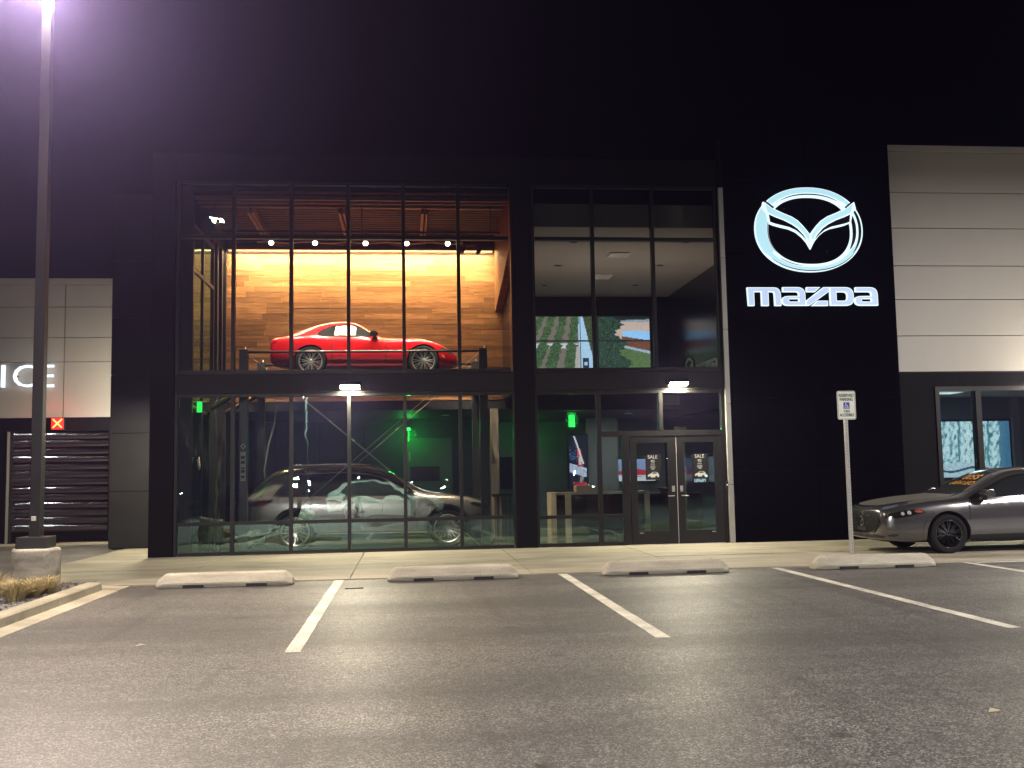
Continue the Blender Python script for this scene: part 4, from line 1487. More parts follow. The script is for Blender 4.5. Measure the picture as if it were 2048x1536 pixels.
# lamp pole on its pedestal
lp = thing("lamp_post", (-4.9, 14.1, 0), "tall dark square lamp post on a round concrete pedestal by the kerb, lamp lit", "street lamp", "parking lot lamps")
ped = MB().lathe([(.30, -.2), (.30, .60), (.295, .628), (.27, .64), (0, .64)], (-4.88, 14.1, 0), "z", 40).build("pedestal", BASEC, lp)
POLEM = mat("dark brown pole paint", (0.012, 0.01, 0.009), .42, metal=.2, var=.1, vscale=5)
MB().box(-5.085, -4.695, 13.91, 14.29, .64, .79).build("base_cover", BLKPL, lp, bevel=.01)
bm = MB()
for z0, z1, w0, w1 in ((.79, 8.1, .072, .062),):
    i = len(bm.v)
    for z_, w_ in ((z0, w0), (z1, w1)):
        bm.v += [(-4.89 + a * w_, 14.1 + b * w_, z_) for a, b in ((-1, -1), (1, -1), (1, 1), (-1, 1))]
    for q in ((0, 1, 5, 4), (1, 2, 6, 5), (2, 3, 7, 6), (3, 0, 4, 7), (4, 5, 6, 7)):
        bm.f.append(tuple(i + k for k in q))
        bm.sm.append(False)
bm.build("pole", POLEM, lp, bevel=.006)
box("access_plate", WHITEP, lp, -4.93, -4.87, 14.02, 14.03, 1.0, 1.06)
hd = MB().box(-5.12, -4.72, 13.6, 14.25, 8.28, 8.42).build("lamp_head", POLEM, lp, bevel=.02)
MB().box(-4.94, -4.84, 14.05, 14.15, 8.09, 8.275).build("lamp_bracket", POLEM, lp)
box("lens", glow("lot lamp lens", (1, .82, .66), 60), hd, -5.08, -4.76, 13.65, 14.2, 8.262, 8.278)
lamp("pole_lamp_light", "AREA", (-4.95, 13.95, 8.25), P_POLE, (1, .88, .72), lp, .35, .5, aim=(-4.6, 9.2, 0))
lamp("pole_glare_spot", "SPOT", (-4.95, 13.6, 8.2), P_POLE * 3.2, (1, .80, .64), lp, aim=(-1.2, 0, 3.0), spot=172, blend=.25, radius=.06)  # extra spot aimed toward the camera, added for the lamp's glare

# two lot lamps behind the photographer and a far row of them, seen mirrored in the glass
LOTP = [((17.5, 7.0), 8.0, "dark lot lamp out of view beyond the parked hatchback", P_LOT * 1.0), ((-4.0, -2.6), 5.5, "shorter lot lamp just behind the photographer, toward the planter side", P_LOT)]
for (x, y), h, lab, pw in LOTP:
    t = thing("lamp_post", (x, y, 0), lab, "street lamp", "parking lot lamps")
    MB().lathe([(.3, -.1), (.3, .6), (.27, .63), (0, .63)], (x, y, 0), "z", 24).build("pedestal", BASEC, t)
    MB().tube([(x, y, .63), (x, y, h)], .07, 10, .055).build("pole", POLEM, t)
    h_ = MB().box(x - .25, x + .25, y - .2, y + .45, h, h + .12).build("lamp_head", POLEM, t, bevel=.02)
    box("lens", glow("lot lamp lens", (1, .86, .7), 25), h_, x - .2, x + .2, y - .1, y + .4, h - .012, h - .002)
    lamp("lot_lamp_light", "AREA", (x, y + .15, h - .03), pw, (1, .93, .87), t, .4, .5, aim=(x, y + .15, 0))
rr = random.Random(21)
for i in range(18):
    x, y, h = -95 + i * 11 + rr.uniform(-5, 5), -rr.uniform(150, 210), rr.uniform(2.6, 4.6)
    t = thing("street_lamp", (x, y, 0), "small lit street lamp far behind the photographer, mirrored in the lower glass", "street lamp", "far street lamps mirrored in the glass")
    MB().tube([(x, y, 0), (x, y, h)], .08, 6).build("pole", POLEM, t)
    MB().lathe([(0, -.25), (.25, -.2), (.3, .05), (0, .15)], (x, y, h), "z", 10).build("lamp_head", glow("far lamp globe", (1, .9, .78), 140), t)

# wall lamps
WL = glow("wall lamp lens", (1, .9, .7), 60)


def wall_lamp(x, y, z, lab, pw, dx=0, dy=-1, w=.21):
    t = thing("wall_lamp", (x, y, z), lab, "wall lamp", "wall lamps of the showroom")
    if dy:
        MB().prism([(y - .1, z + .05), (y - .17, z - .01), (y - .17, z - .05), (y + .0, z - .05), (y + .0, z + .09)], x - w, x + w, "x").build("housing", FRAME, t, bevel=.006)
        MB().quad([(x - w + .02, y - .166, z - .056), (x + w - .02, y - .166, z - .056), (x + w - .02, y - .01, z - .075), (x - w + .02, y - .01, z - .075)]).build("lens", WL, t)
        MB().quad([(x - w + .02, y - .172, z - .05), (x + w - .02, y - .172, z - .05), (x + w - .02, y - .172, z - .012), (x - w + .02, y - .172, z - .012)]).build("lens", WL, t)
        lamp("wall_lamp_light", "AREA", (x, y - .13, z - .09), pw, (1, .90, .66), t, w * 1.7, .12, aim=(x, y - .5, 0))
    else:
        box("housing", FRAME, t, min(x, x + dx * .15), max(x, x + dx * .15), y - w, y + w, z - .04, z + .08, .006)
        box("lens", WL, t, min(x, x + dx * .14), max(x, x + dx * .14), y - w + .02, y + w - .02, z - .06, z - .045)
        lamp("wall_lamp_light", "AREA", (x + dx * .12, y, z - .09), pw, (1, .90, .66), t, .12, w * 1.7, aim=(x + dx * .6, y, 0))


def globe(t, p, q, pw):  # added glowing ball on an arm, extra fill beside a wall lamp
    MB().tube([q, (p[0], p[1], p[2] + .13), (p[0], p[1], p[2] + .08)], .015, 6).build("arm", FRAME, t)
    MB().lathe([(.1 * math.sin(a), -.1 * math.cos(a)) for a in np.linspace(0, math.pi, 9)], p, "z", 16).build("globe", glow("lamp globe", (1, .9, .7), pw / (39.5 * .01)), t)


wall_lamp(-1.11, F - .03, 3.31, "lit wall lamp on the band under the red coupe", P_WALL)
wall_lamp(5.53, F - .03, 3.31, "lit wall lamp over the entrance doors", P_WALL)
wall_lamp(-4.975, 21.7, 3.3, "lit wall lamp hidden on the return wall behind the corner column", P_WALL * .9, -1, 0)
wall_lamp(-6.57, 24.8, 3.4, "lit wall lamp hidden on the side wall next to the service door", P_WALL * .35, -1, 0)
globe(bpy.data.objects["wall_lamp.003"], (-6.69, 24.3, 3.4), (-6.57, 24.3, 3.5), 190)
wall_lamp(13.95, F + .33, 3.42, "lit wall lamp on the pale wing beyond the window", P_WALL * .6)
globe(bpy.data.objects["wall_lamp.004"], (14.4, F - .6, 3.38), (14.4, F + .3, 3.45), 150)

# reserved parking sign
sg = thing("parking_sign", (6.97, 15.5, 0), "white reserved parking sign with blue wheelchair square on a perforated steel post", "sign")
ps = .322
pst = MB()
pst.box(6.944, 6.996, 15.5, 15.552, 0, 2.72)
pst = pst.build("post", STEEL, sg)
hole = MB().lathe([(0, -.0005), (.006, -.0005)], (0, 0, 0), "y", 8).mesh("post_hole")
hole.materials.append(DARK)
for i in range(46):
    o = link("post_hole", hole, pst)
    o.location = Vector((6.97, 15.499, .06 + i * .05)) - Vector((6.97, 15.5, 0))
SIGNW = mat("reflective sign sheet", (.74, .74, .68), .45, var=.04, vscale=6)
SIGNG = mat("sign green", (.03, .10, .06), .5)
SIGNB = mat("sign blue", (.01, .035, .36), .5)


def rrect(x0, x1, z0, z1, r, n=6):
    return arc(x1 - r, z1 - r, r, r, 0, 90, n) + arc(x0 + r, z1 - r, r, r, 90, 180, n) + arc(x0 + r, z0 + r, r, r, 180, 270, n) + arc(x1 - r, z0 + r, r, r, 270, 360, n)


sx, sz, syy = 6.98, 2.495, 15.49
pl = place_flat("sign_plate", curve_mesh("sign_plate", [rrect(-.152, .152, -.228, .228, .03)], .004), SIGNW, sg, (sx, syy, sz))
place_flat("border", curve_mesh("border", [rrect(-.143, .143, -.219, .219, .026), rrect(-.137, .137, -.213, .213, .022)], .0006), SIGNG, pl, (sx, syy - .003, sz))
for txt, z, s, sp in (("RESERVED", .155, .066, .9), ("PARKING", .09, .066, .9), ("VAN", -.098, .064, 1), ("ACCESSIBLE", -.158, .062, .86)):
    me = text_mesh(txt, s, .0006, spacing=sp, bold=.0022)
    xsn = [v.co.x for v in me.vertices]
    wd = max(xsn) - min(xsn)
    tgt = {"RESERVED": .245, "PARKING": .215, "VAN": .10, "ACCESSIBLE": .245}[txt]
    me.transform(Matrix.Diagonal((tgt / wd, 1, 1, 1)))
    place_flat("lettering", me, SIGNG, pl, (sx, syy - .003, sz + z))
sq = place_flat("symbol_square", curve_mesh("symbol_square", [rrect(-.051, .051, -.051, .051, .004)], .0006), SIGNB, pl, (sx, syy - .003, sz - .005))
sy_ = [arc(-.004, -.012, .03, .03, 20, -195, 20) + arc(-.004, -.012, .021, .021, -195, 20, 20)]
whl = [arc(-.004, -.012, .03, .03, 10, -200, 20) + arc(-.004, -.012, .021, .021, -200, 10, 20)]
for nm, spl in (("wheelchair_symbol", whl), ("wheelchair_symbol", [arc(-.012, .036, .008, .008, 0, 345, 10)]),
                ("wheelchair_symbol", [[(-.017, .026), (-.007, .026), (-.006, .008), (.016, .008), (.016, 0), (-.004, 0), (.018, -.002), (.03, -.026), (.038, -.022), (.04, -.03), (.028, -.036), (.014, -.008), (-.015, -.006)]])):
    place_flat(nm, curve_mesh(nm, spl, .0006), SIGNW, pl, (sx, syy - .0042, sz - .005))

# big emblem and wordmark on the black wall
CY = glow("emblem pale cyan face", (.50, .84, .96), .92)
CE = glow("emblem bright edge", (.78, .94, 1.0), 1.12)
CW = glow("letter face", (.56, .70, .95), .85)
CHD = mat("dark chrome inset", (.06, .065, .075), .12, metal=1)
k_ = .1953 * 20.2 / 2025.25
KX, KZ = 1.093, 1.065          # crop pixel -> metres on the wall
def cp(x, z):
    return ((x - 915) * k_ * KX, (612 - z) * k_ * KZ)
def sell(cx, cz, a, b, p, n=72):
    out = []
    for i in range(n):
        t = 2 * math.pi * i / n
        c_, s_ = math.cos(t), math.sin(t)
        out.append((cx + a * math.copysign(abs(c_) ** (2 / p), c_), cz - b * math.copysign(abs(s_) ** (2 / p), s_)))
    return out
eo = sell(915, 612, 552, 436, 2.12)
ei = sell(922, 622, 424, 345, 2.25)
em = thing("emblem_sign", (8.46, F - .1, 6.51), "lit oval winged emblem in pale cyan high on the black wall", "sign")
EX, EZ = 8.46, 6.51
Y0 = F - .06
def esh(nm, spl, m, y, d=.02, parent=None):
    return place_flat(nm, curve_mesh(nm, [[cp(*p) for p in s_] for s_ in spl], d), m, parent or em, (EX, y, EZ))
ring = esh("ring", [eo, ei], CE, Y0 - .03, .06)
esh("ring_face", [sell(915, 612, 536, 420, 2.12), sell(916, 613, 505, 392, 2.12)], CY, Y0 - .064, .006, ring)
# left side and lower right broad faces
def band(a0, a1, s0, s1, n=30):
    """Slice of the ring between two angles; s0,s1 = inner and outer share (0 inner edge, 1 outer edge), as functions of t."""
    out, inn = [], []
    for i in range(n + 1):
        t = math.radians(a0 + (a1 - a0) * i / n)
        u = i / n
        def pt(s_):
            a = 424 + (552 - 424) * s_
            b = 345 + (436 - 345) * s_
            p_ = 2.25 - .13 * s_
            c_, q_ = math.cos(t), math.sin(t)
            return (922 - 7 * s_ + a * math.copysign(abs(c_) ** (2 / p_), c_), 622 - 10 * s_ - b * math.copysign(abs(q_) ** (2 / p_), q_))
        out.append(pt(s1(u)))
        inn.append(pt(s0(u)))
    return out + inn[::-1]
esh("ring_face", [band(140, 215, lambda u: .12 + .3 * math.sin(math.pi * u) * 0, lambda u: .95)], CY, Y0 - .066, .006, ring)
esh("ring_face", [band(48, 138, lambda u: .45, lambda u: .93)], CY, Y0 - .066, .006, ring)
esh("ring_face", [band(215, 335, lambda u: .38 + .0 * u, lambda u: .74)], CY, Y0 - .066, .006, ring)
for a0, a1, lo, hi in ((-30, 36, .10, .42), (-34, 40, .62, .86), (52, 128, .22, .34), (148, 222, .03, .09), (222, 330, .78, .9), (228, 262, .22, .30)):
    esh("chrome_inset", [band(a0, a1, lambda u, lo=lo, hi=hi: (lo + hi) / 2 - (hi - lo) / 2 * math.sin(math.pi * u) ** .5, lambda u, lo=lo, hi=hi: (lo + hi) / 2 + (hi - lo) / 2 * math.sin(math.pi * u) ** .5)], CHD, Y0 - .072, .004, ring)
for x in (1, -1):
    m_ = (lambda p: p) if x > 0 else (lambda p: (1844 - p[0], p[1] - 6))
    wing = [(455, 330), (560, 402), (650, 445), (740, 482), (800, 522), (850, 575), (890, 625), (922, 668), (922, 815), (885, 745), (840, 690), (780, 640), (710, 608), (630, 590), (560, 572), (497, 545), (478, 450), (440, 400)]
    wg = esh("wing", [[m_(p) for p in wing]], CE, Y0 - .04, .075)
    face = [(470, 350), (560, 415), (650, 458), (740, 495), (795, 533), (845, 588), (885, 640), (912, 680), (905, 730), (860, 660), (800, 590), (740, 550), (650, 505), (560, 472), (495, 440)]
    esh("wing_face", [[m_(p) for p in face]], CY, Y0 - .081, .006, wg)
    inset = [(505, 462), (560, 488), (650, 522), (735, 566), (790, 606), (850, 672), (880, 725), (830, 668), (775, 622), (705, 590), (630, 572), (560, 555), (515, 538)]
    esh("chrome_inset", [[m_(p) for p in inset]], CHD, Y0 - .083, .004, wg)
    esh("wing_notch", [[m_(p) for p in ((452, 322), (470, 316), (560, 388), (548, 400))]], BLACK, Y0 - .086, .004, wg)
for dz, dx in ((.5, -.5), (-.5, .4), (.4, .7)):
    box("standoff", DARK, em, EX + dx - .02, EX + dx + .02, F - .06, F - .04, EZ + dz * .9 - .02, EZ + dz * .9 + .02)

wx0 = 275
def lp_(pts):
    return [((x - 944) * k_ * 1.088, (1295 - z) * k_ * 1.03) for x, z in pts]
def qa(x0, z0, x1, z1, cx, cz, n=6):
    return [((1 - t) ** 2 * x0 + 2 * t * (1 - t) * cx + t * t * x1, (1 - t) ** 2 * z0 + 2 * t * (1 - t) * cz + t * t * z1) for t in [i / n for i in range(n + 1)]]
Lm = [(275, 1200)] + qa(545, 1200, 615, 1275, 612, 1200) + [(618, 1393), (552, 1393)] + qa(550, 1275, 525, 1247, 550, 1247) + [(490, 1247), (490, 1393), (418, 1393), (418, 1247), (345, 1247), (345, 1393), (283, 1393)]
def La(d, foot):
    p = [(637, 1197)] + qa(785, 1197, 865, 1275, 863, 1197) + foot + qa(690, 1391, 627, 1340, 627, 1391) + qa(627, 1335, 690, 1291, 627, 1291) + [(798, 1289)] + qa(798, 1270, 770, 1247, 797, 1247) + [(637, 1247)]
    h = [(705, 1320), (798, 1320), (798, 1347), (705, 1347)] 
    return [[(x + d, z) for x, z in q] for q in (p, qa(712, 1320, 697, 1334, 697, 1320) + qa(697, 1336, 712, 1349, 697, 1349) + [(798, 1349), (798, 1320)])]
Lz1 = [(880, 1197), (1022, 1197), (968, 1247), (880, 1247)]
Lzd = [(905, 1391), (866, 1391), (872, 1341), (1056, 1197), (1114, 1197), (1114, 1241)]
Lz2 = [(925, 1393), (990, 1340), (1095, 1340), (1095, 1393)]
Ld = [(1120, 1197)] + qa(1275, 1197, 1362, 1280, 1362, 1197) + qa(1362, 1315, 1290, 1391, 1362, 1391) + [(1120, 1391)]
Ldh = [(1185, 1248)] + qa(1255, 1248, 1295, 1285, 1295, 1248) + qa(1295, 1302, 1255, 1340, 1295, 1340) + [(1185, 1340)]
LETTERS = [[Lm], La(0, [(866, 1391)]), [Lz1], [Lzd], [Lz2], [Ld, Ldh], La(746, [(866, 1391)])]
wm_ = thing("wordmark_sign", (8.48, F - .1, 5.085), "lit white brand wordmark in rounded capitals under the oval emblem", "sign")
for spl in LETTERS:
    q = [lp_(s_) for s_ in spl]
    ed = place_flat("letter", curve_mesh("letter", q, .06, 0), CE, wm_, (8.48, Y0 - .03, 5.085))
    place_flat("letter_face", curve_mesh("letter_face", q, .004, -.0 ), CE, ed, (8.48, Y0 - .0625, 5.085))
    ins = curve_mesh("letter_face", q, .006)
    # inner face: same outline drawn in by a hand's width
    cu = bpy.data.curves.new("i", "CURVE")
    cu.dimensions = "2D"
    cu.fill_mode = "BOTH"
    cu.extrude = .003
    cu.offset = -.014
    for s_ in q:
        sp = cu.splines.new("POLY")
        sp.points.add(len(s_) - 1)
        for i, p in enumerate(s_):
            sp.points[i].co = (p[0], p[1], 0, 1)
        sp.use_cyclic_u = True
    oo = bpy.data.objects.new("i", cu)
    COL.objects.link(oo)
    ins = bpy.data.meshes.new_from_object(oo.evaluated_get(bpy.context.evaluated_depsgraph_get()))
    bpy.data.objects.remove(oo)
    place_flat("letter_face", ins, CW, ed, (8.48, Y0 - .068, 5.085))

# SERVICE letters, red cross signal
sv_ = thing("service_sign", (-10.4, S_ - .1, 4.12), "lit white SERVICE letters on the pale service wing", "sign")
WHT = glow("service letter face", (.85, .95, 1.0), 1.3)
for ch, x, w in (("S", -12.35, .36), ("E", -11.78, .33), ("R", -11.25, .36), ("V", -10.67, .42), ("I", -9.86, .085), ("C", -9.36, .53), ("E", -8.81, .30)):
    me = text_mesh(ch, .78, .06, bold=-.006)
    vx = [v.co.x for v in me.vertices]
    vz = [v.co.y for v in me.vertices]
    me.transform(Matrix.Diagonal((w / (max(vx) - min(vx)), .55 / (max(vz) - min(vz)), 1, 1)) @ Matrix.Translation((-(max(vx) + min(vx)) / 2, -(max(vz) + min(vz)) / 2, 0)))
    l_ = place_flat("letter", me, WHT, sv_, (x, S_ - .11, 4.12))
    box("standoff", DARK, l_, x - .015 - w * (.35 if ch == "C" else 0), x + .015 - w * (.35 if ch == "C" else 0), S_ - .08, S_ - .002, 4.1, 4.13)
xs_ = thing("lane_signal", (-8.53, S_ - .2, 2.93), "small red lane signal with an orange cross above the service door", "signal")
box("housing", BLKPL, xs_, -8.69, -8.37, S_ - .18, S_ - .02, 2.78, 3.09, .01)
box("face", glow("red signal face", (1, .03, .03), .85), xs_, -8.675, -8.385, S_ - .19, S_ - .181, 2.795, 3.075)
for sgn in (1, -1):
    MB().prism([(-8.53 + sgn * a, z_) for a, z_ in ((-.12, 2.845), (-.095, 2.82), (.12, 3.03), (.095, 3.055))], S_ - .2 - .002 * sgn, S_ - .192, "y").build("cross_bar", glow("signal cross", (1, .55, .12), 1.8), xs_)
lamp("signal_light", "POINT", (-8.53, S_ - .35, 2.93), 14, (1, .04, .04), xs_, radius=.1)

# ornamental grass clumps
STRAW = mat("dry straw grass", (.36, .29, .14), .75, var=.45, vscale=40)
rr = random.Random(4)
for i, (x, y, s_, lab) in enumerate(((-4.72, 12.9, 1.0, "dry straw grass clump nearest the frame edge by the kerb"), (-4.66, 13.35, .9, "dry straw grass clump in the middle of the planter row"), (-4.6, 13.72, .85, "dry straw grass clump right in front of the lamp pedestal"), (-5.2, 13.5, 1.1, "dry straw grass clump furthest from the kerb"))):
    m_ = MB()
    for k in range(420):
        a = rr.uniform(0, 6.283)
        lean = rr.uniform(.05, .34) * s_
        h_ = rr.uniform(.18, .36) * s_
        r0 = rr.uniform(0, .07)
        p0 = Vector((x + r0 * math.cos(a), y + r0 * math.sin(a), .04))
        d = Vector((math.cos(a), math.sin(a), 0))
        p1 = p0 + d * lean * .4 + Vector((0, 0, h_ * .75))
        p2 = p0 + d * lean * 1.2 + Vector((0, 0, h_ * rr.uniform(.75, 1.05)))
        q = Vector((-d.y, d.x, 0)) * .0028
        m_.quad([p0 - q, p0 + q, p1 + q, p1 - q])
        m_.quad([p1 - q, p1 + q, p2])
    o = m_.build("grass_clump", STRAW, None, at=(x, y, .04))
    tag(o, lab, "ornamental grass", "dry grass clumps in the planter")

# young bare tree in the planter (mirrored in the first panes)
tr = thing("bare_tree", (-5.3, 11.2, 0), "young bare tree in the planter just outside the view, mirrored in the glass", "tree")
BARK = mat("bark", (.07, .055, .045), .85, var=.3, vscale=20)
MB().tube([(-5.3, 11.2, 0), (-5.28, 11.2, .8), (-5.3, 11.21, 1.5)], .045, 8, .03).build("trunk", BARK, tr)
cr = MB()
rr = random.Random(8)
def branch(p, d, L__, r, lev):
    pts = [p]
    for k in range(4):
        d = (d + Vector((rr.uniform(-.16, .16), rr.uniform(-.16, .16), rr.uniform(-.05, .15)))).normalized()
        pts.append(pts[-1] + d * L__ / 4)
    cr.tube(pts, r, 4, r * .5, cap=False)
    if lev:
        for k in range(4):
            a = rr.uniform(0, 6.28)
            q = pts[rr.randrange(1, 5)]
            branch(q, (d + Vector((math.cos(a) * .7, math.sin(a) * .7, .2))).normalized(), L__ * rr.uniform(.45, .7), r * .5, lev - 1)
for k in range(7):
    a = k * .9
    branch(Vector((-5.3, 11.21, 1.1 + .06 * k)), Vector((math.cos(a) * .6, math.sin(a) * .6, 1)).normalized(), rr.uniform(1.0, 1.7), .018, 2)
cr.build("branches", BARK, tr)

# little litter on the asphalt
LIT = mat("pale dry leaf", (.4, .34, .24), .8)
for x, y, s_, r_, lab in ((3.55, 6.0, .05, .4, "pale dry leaf lying on the asphalt in the open lane"), (-2.43, 9.7, .05, .1, "pale scrap on the asphalt in the bay nearest the planter"), (-.72, 13.9, .12, 0, "thin brown twig beside the first painted line")):
    if s_ > .1:
        o = MB().tube([(x - .12, y, .012), (x, y - .02, .014), (x + .12, y + .02, .012)], .006, 5, at if False else None).build("twig", BARK, None, at=(x, y, 0))
        tag(o, lab, "twig")
    else:
        o = MB().quad([(x - s_, y - s_ * .4, .006), (x + s_ * .3, y - s_ * .6, .012), (x + s_, y + s_ * .3, .008), (x - s_ * .2, y + s_ * .5, .02)]).build("leaf", LIT, None, at=(x, y, 0))
        tag(o, lab, "leaf")

# ================================================================== indoor things
# four post lift
lf = thing("car_lift", (-.85, 22.2, .012), "black four post car lift with crossed brace cables, holding up the red coupe", "car lift")
for x in (-3.28, 1.59):
    for y in (20.92, 23.42):
        p_ = MB().box(x - .085, x + .085, y - .08, y + .08, .012, 4.12).build("post", LIFTM, lf, bevel=.008)
        MB().lathe([(0, .07), (.012, .065), (.014, 0)], (x + .03, y, 4.12), "z", 8).build("post_bolt", STEEL, p_)
        MB().box(x - .18, x + .18, y - .16, y + .16, .013, .03).build("base_plate", LIFTM, p_)
for y in (21.4, 22.98):
    r_ = MB().box(-3.0, 1.32, y - .23, y + .23, 3.45, 3.605).build("runway", LIFTM, lf, bevel=.006)
for x in (-3.28, 1.59):
    MB().box(x - .07, x + .07, 21.01, 23.33, 3.32, 3.44).build("cross_beam", LIFTM, lf, bevel=.005)
for y in (21.35, 23.05):
    MB().quad([(-3.02, y - .2, 3.5), (-3.02, y + .2, 3.5), (-4.0, y + .2, 2.93), (-4.0, y - .2, 2.93)]).build("ramp", MAROON, lf)
    for s_ in (-.2, .2):
        MB().tube([(-3.02, y + s_, 3.53), (-4.0, y + s_, 2.96)], .03, 6).build("ramp_edge", YELLOW, lf)
for y in (20.86, 23.36):
    MB().tube([(-3.19, y, 4.06), (1.5, y, 4.06)], .026, 8).build("top_rail", LIFTM, lf)
    for dx in (0,):
        MB().tube([(-3.2 + dx, y - .03 + dx * .2, 4.02), (1.46 + dx * .3, y - .03, .07)], .0055, 6).build("brace_cable", STEEL, lf)
        MB().tube([(1.5 - dx, y - .05 + dx * .2, 4.02), (-3.16 - dx * .3, y - .05, .07)], .0055, 6).build("brace_cable", STEEL, lf)
    for x0, x1 in ((-3.2, -2.95), (1.5, 1.25)):
        s_ = 1 if x1 > x0 else -1
        MB().tube([(x0 + s_ * .45, y - .03, 4.02 - .38), (x0 + s_ * .52, y - .03, 4.02 - .44)], .022, 8).build("turnbuckle", LIFTM, lf)
pc = MB().box(-3.33, -3.22, 20.826, 20.838, 1.45, 2.04).build("instruction_placard", mat("placard", (.5, .49, .44), .5), lf)
for z0, z1 in ((1.9, 1.96), (1.8, 1.86), (1.7, 1.73), (1.62, 1.68), (1.52, 1.56)):
    box("placard_print", BLKPL, pc, -3.315, -3.24, 20.822, 20.8255, z0, z1)
MB().prism([(-3.33, 2.15), (-3.275, 2.09), (-3.22, 2.15), (-3.275, 2.21)], 20.828, 20.838, "y").build("warning_diamond", WHITEP, lf)
MB().prism([(-3.305, 2.15), (-3.275, 2.115), (-3.245, 2.15), (-3.275, 2.185)], 20.824, 20.8275, "y").build("warning_mark", BLKPL, lf)
MB().tube([(-2.88, 22.9, 3.1), (-2.92, 22.9, 2.7), (-3.05, 22.85, 2.2), (-3.12, 22.8, 1.7), (-3.1, 22.8, 1.35)], .022, 8).build("hose", STEEL, lf)
hk = MB().tube([(-4.17, 21.0, 1.95), (-4.14, 20.95, 1.75), (-4.14, 20.85, 1.7), (-4.14, 20.78, 1.76), (-4.15, 20.76, 1.9)], .014, 6).build("hose", WHITEP, None, at=(-4.17, 21, 1.8))
tag(hk, "short white looped hose hanging on the dark side wall", "hose")

# track of spot lamps over the coupe
tk = thing("light_track", (-.9, 21.05, 6.6), "thin dark lighting track with the five bright spot lamps", "light track")
box("track", BLKPL, tk, -4.1, 2.0, 21.03, 21.07, 6.58, 6.62)
for x in (-3.9, -.9, 1.8):
    MB().tube([(x, 21.05, 6.62), (x, 21.05, 7.2)], .012, 6).build("hanger", BLKPL, tk)
SPOTX = (-2.75, -1.86, -.82, .03, .89)
for i, x in enumerate(SPOTX):
    lab = ("lit spot lamp on the track at the end by the side glazing", "second lit spot lamp along the track from the side glazing", "middle lit spot lamp of the five on the track", "fourth lit spot lamp along the track from the side glazing", "lit spot lamp on the track nearest the timber bulkhead")[i]
    t = thing("spot_lamp", (x, 20.95, 6.4), lab, "spot lamp", "spot lamps over the red coupe")
    MB().tube([(x, 21.05, 6.58), (x, 21.05, 6.46)], .012, 6).build("stem", BLKPL, t)
    MB().tube([(x, 21.08, 6.47), (x, 20.97, 6.36)], .05, 12, .06).build("housing", BLKPL, t)
    MB().lathe([(0, -.012), (.035, -.008), (.05, 0)], (x, 20.955, 6.345), "y", 14).build("lens", glow("spot lens", (1, .84, .55), 40), t)
    lamp("spot_light", "SPOT", (x, 20.9, 6.3), 1000, (1, .82, .58), t, aim=(-.8 + (x + .8) * .8, 21.9, 3.9), spot=80, radius=.04)
uw = tk
for x, y in ((1.35, 22.85), (1.72, 22.95)):
    t = thing("spot_lamp", (x, y, 6.62), "small unlit spot lamp hanging %s the timber bulkhead" % ("further from" if x < 1.5 else "close beside"), "spot lamp", "unlit spot lamps by the bulkhead")
    MB().tube([(x, y, 6.95), (x, y, 6.7)], .01, 6).build("stem", BLKPL, t)
    MB().tube([(x + .02, y, 6.7), (x - .08, y - .1, 6.55)], .045, 10).build("housing", BLKPL, t)
# wall washing strip at the head of the timber
ls = thing("wash_light", (-.9, 23.95, 6.86), "warm linear light strip washing the top of the timber wall", "strip light")
box("housing", MAROON, ls, -4.15, 2.1, 23.82, 24.03, 6.85, 6.93)
box("diffuser", glow("strip diffuser", (1, .68, .3), 3.0), ls, -4.12, 2.08, 23.9, 24.0, 6.838, 6.849)
lamp("wash_strip", "AREA", (-1.0, 23.7, 6.82), 720, (1, .70, .36), ls, 6.1, .1, aim=(-1.0, 24.13, 5.3))

# exit signs
GREENF = glow("exit sign green", (.02, 1.0, .12), 1.4)
for i, (x, y, z, rot, pw, lab) in enumerate(((-4.12, 20.75, 2.95, 0, 1.2, "green lit exit sign on the side wall at the end of the glass front"), (4.2, 25.6, 2.82, .9, 6, "green lit exit sign hanging from the lower ceiling over the desk"), (3.55, 29.6, 2.62, .9, 8, "green lit exit sign deeper in, low by the green wall"), (.05, 28.1, 2.6, 1.56, 26, "green lit exit sign seen edge on beside the green door"))):
    t = thing("exit_sign", (x, y, z), lab, "exit sign", "green exit signs")
    c_, s_ = math.cos(rot), math.sin(rot)
    wdt = .15
    hh = .11 if i == 0 else .15
    def rb(a0, a1, b0, b1, z0, z1):
        return [(x + a * c_ - b * s_, y + a * s_ + b * c_) for a, b in ((a0, b0), (a1, b0), (a1, b1), (a0, b1))], z0, z1
    q, z0, z1 = rb(-wdt, wdt, -.008, .008, z - hh, z + hh)
    if i == 0:
        q = [(x + a, y + b) for a, b in ((-.05, -.01), (.05, -.01), (.05, .01), (-.05, .01))]
    MB().prism(q, z0, z1, "z").build("panel", GREENF, t)
    q, z0, z1 = rb(-wdt * .9, wdt * .9, -.05, .05, z + hh + .002, min(z + hh + .07, 3.05))
    MB().prism(q, z0, z1, "z").build("housing", WHITEP, t)
    lamp("exit_light", "POINT", (x, y - .25, z), pw, (.03, 1, .12), t, radius=.12)
t = thing("exit_sign", (5.55, 20.9, 3.0), "clear unlit exit sign panel in the transom light over the doors", "exit sign")
fr = box("panel", mat("acrylic panel", (.2, .23, .2), .2), t, 5.38, 5.73, 20.9, 20.91, 2.91, 3.1)
for a in ((5.37, 5.38, 2.9, 3.11), (5.73, 5.74, 2.9, 3.11)):
    box("frame", STEEL, fr, a[0], a[1], 20.895, 20.915, a[2], a[3])
box("frame", STEEL, fr, 5.38, 5.73, 20.895, 20.915, 2.9, 2.909)

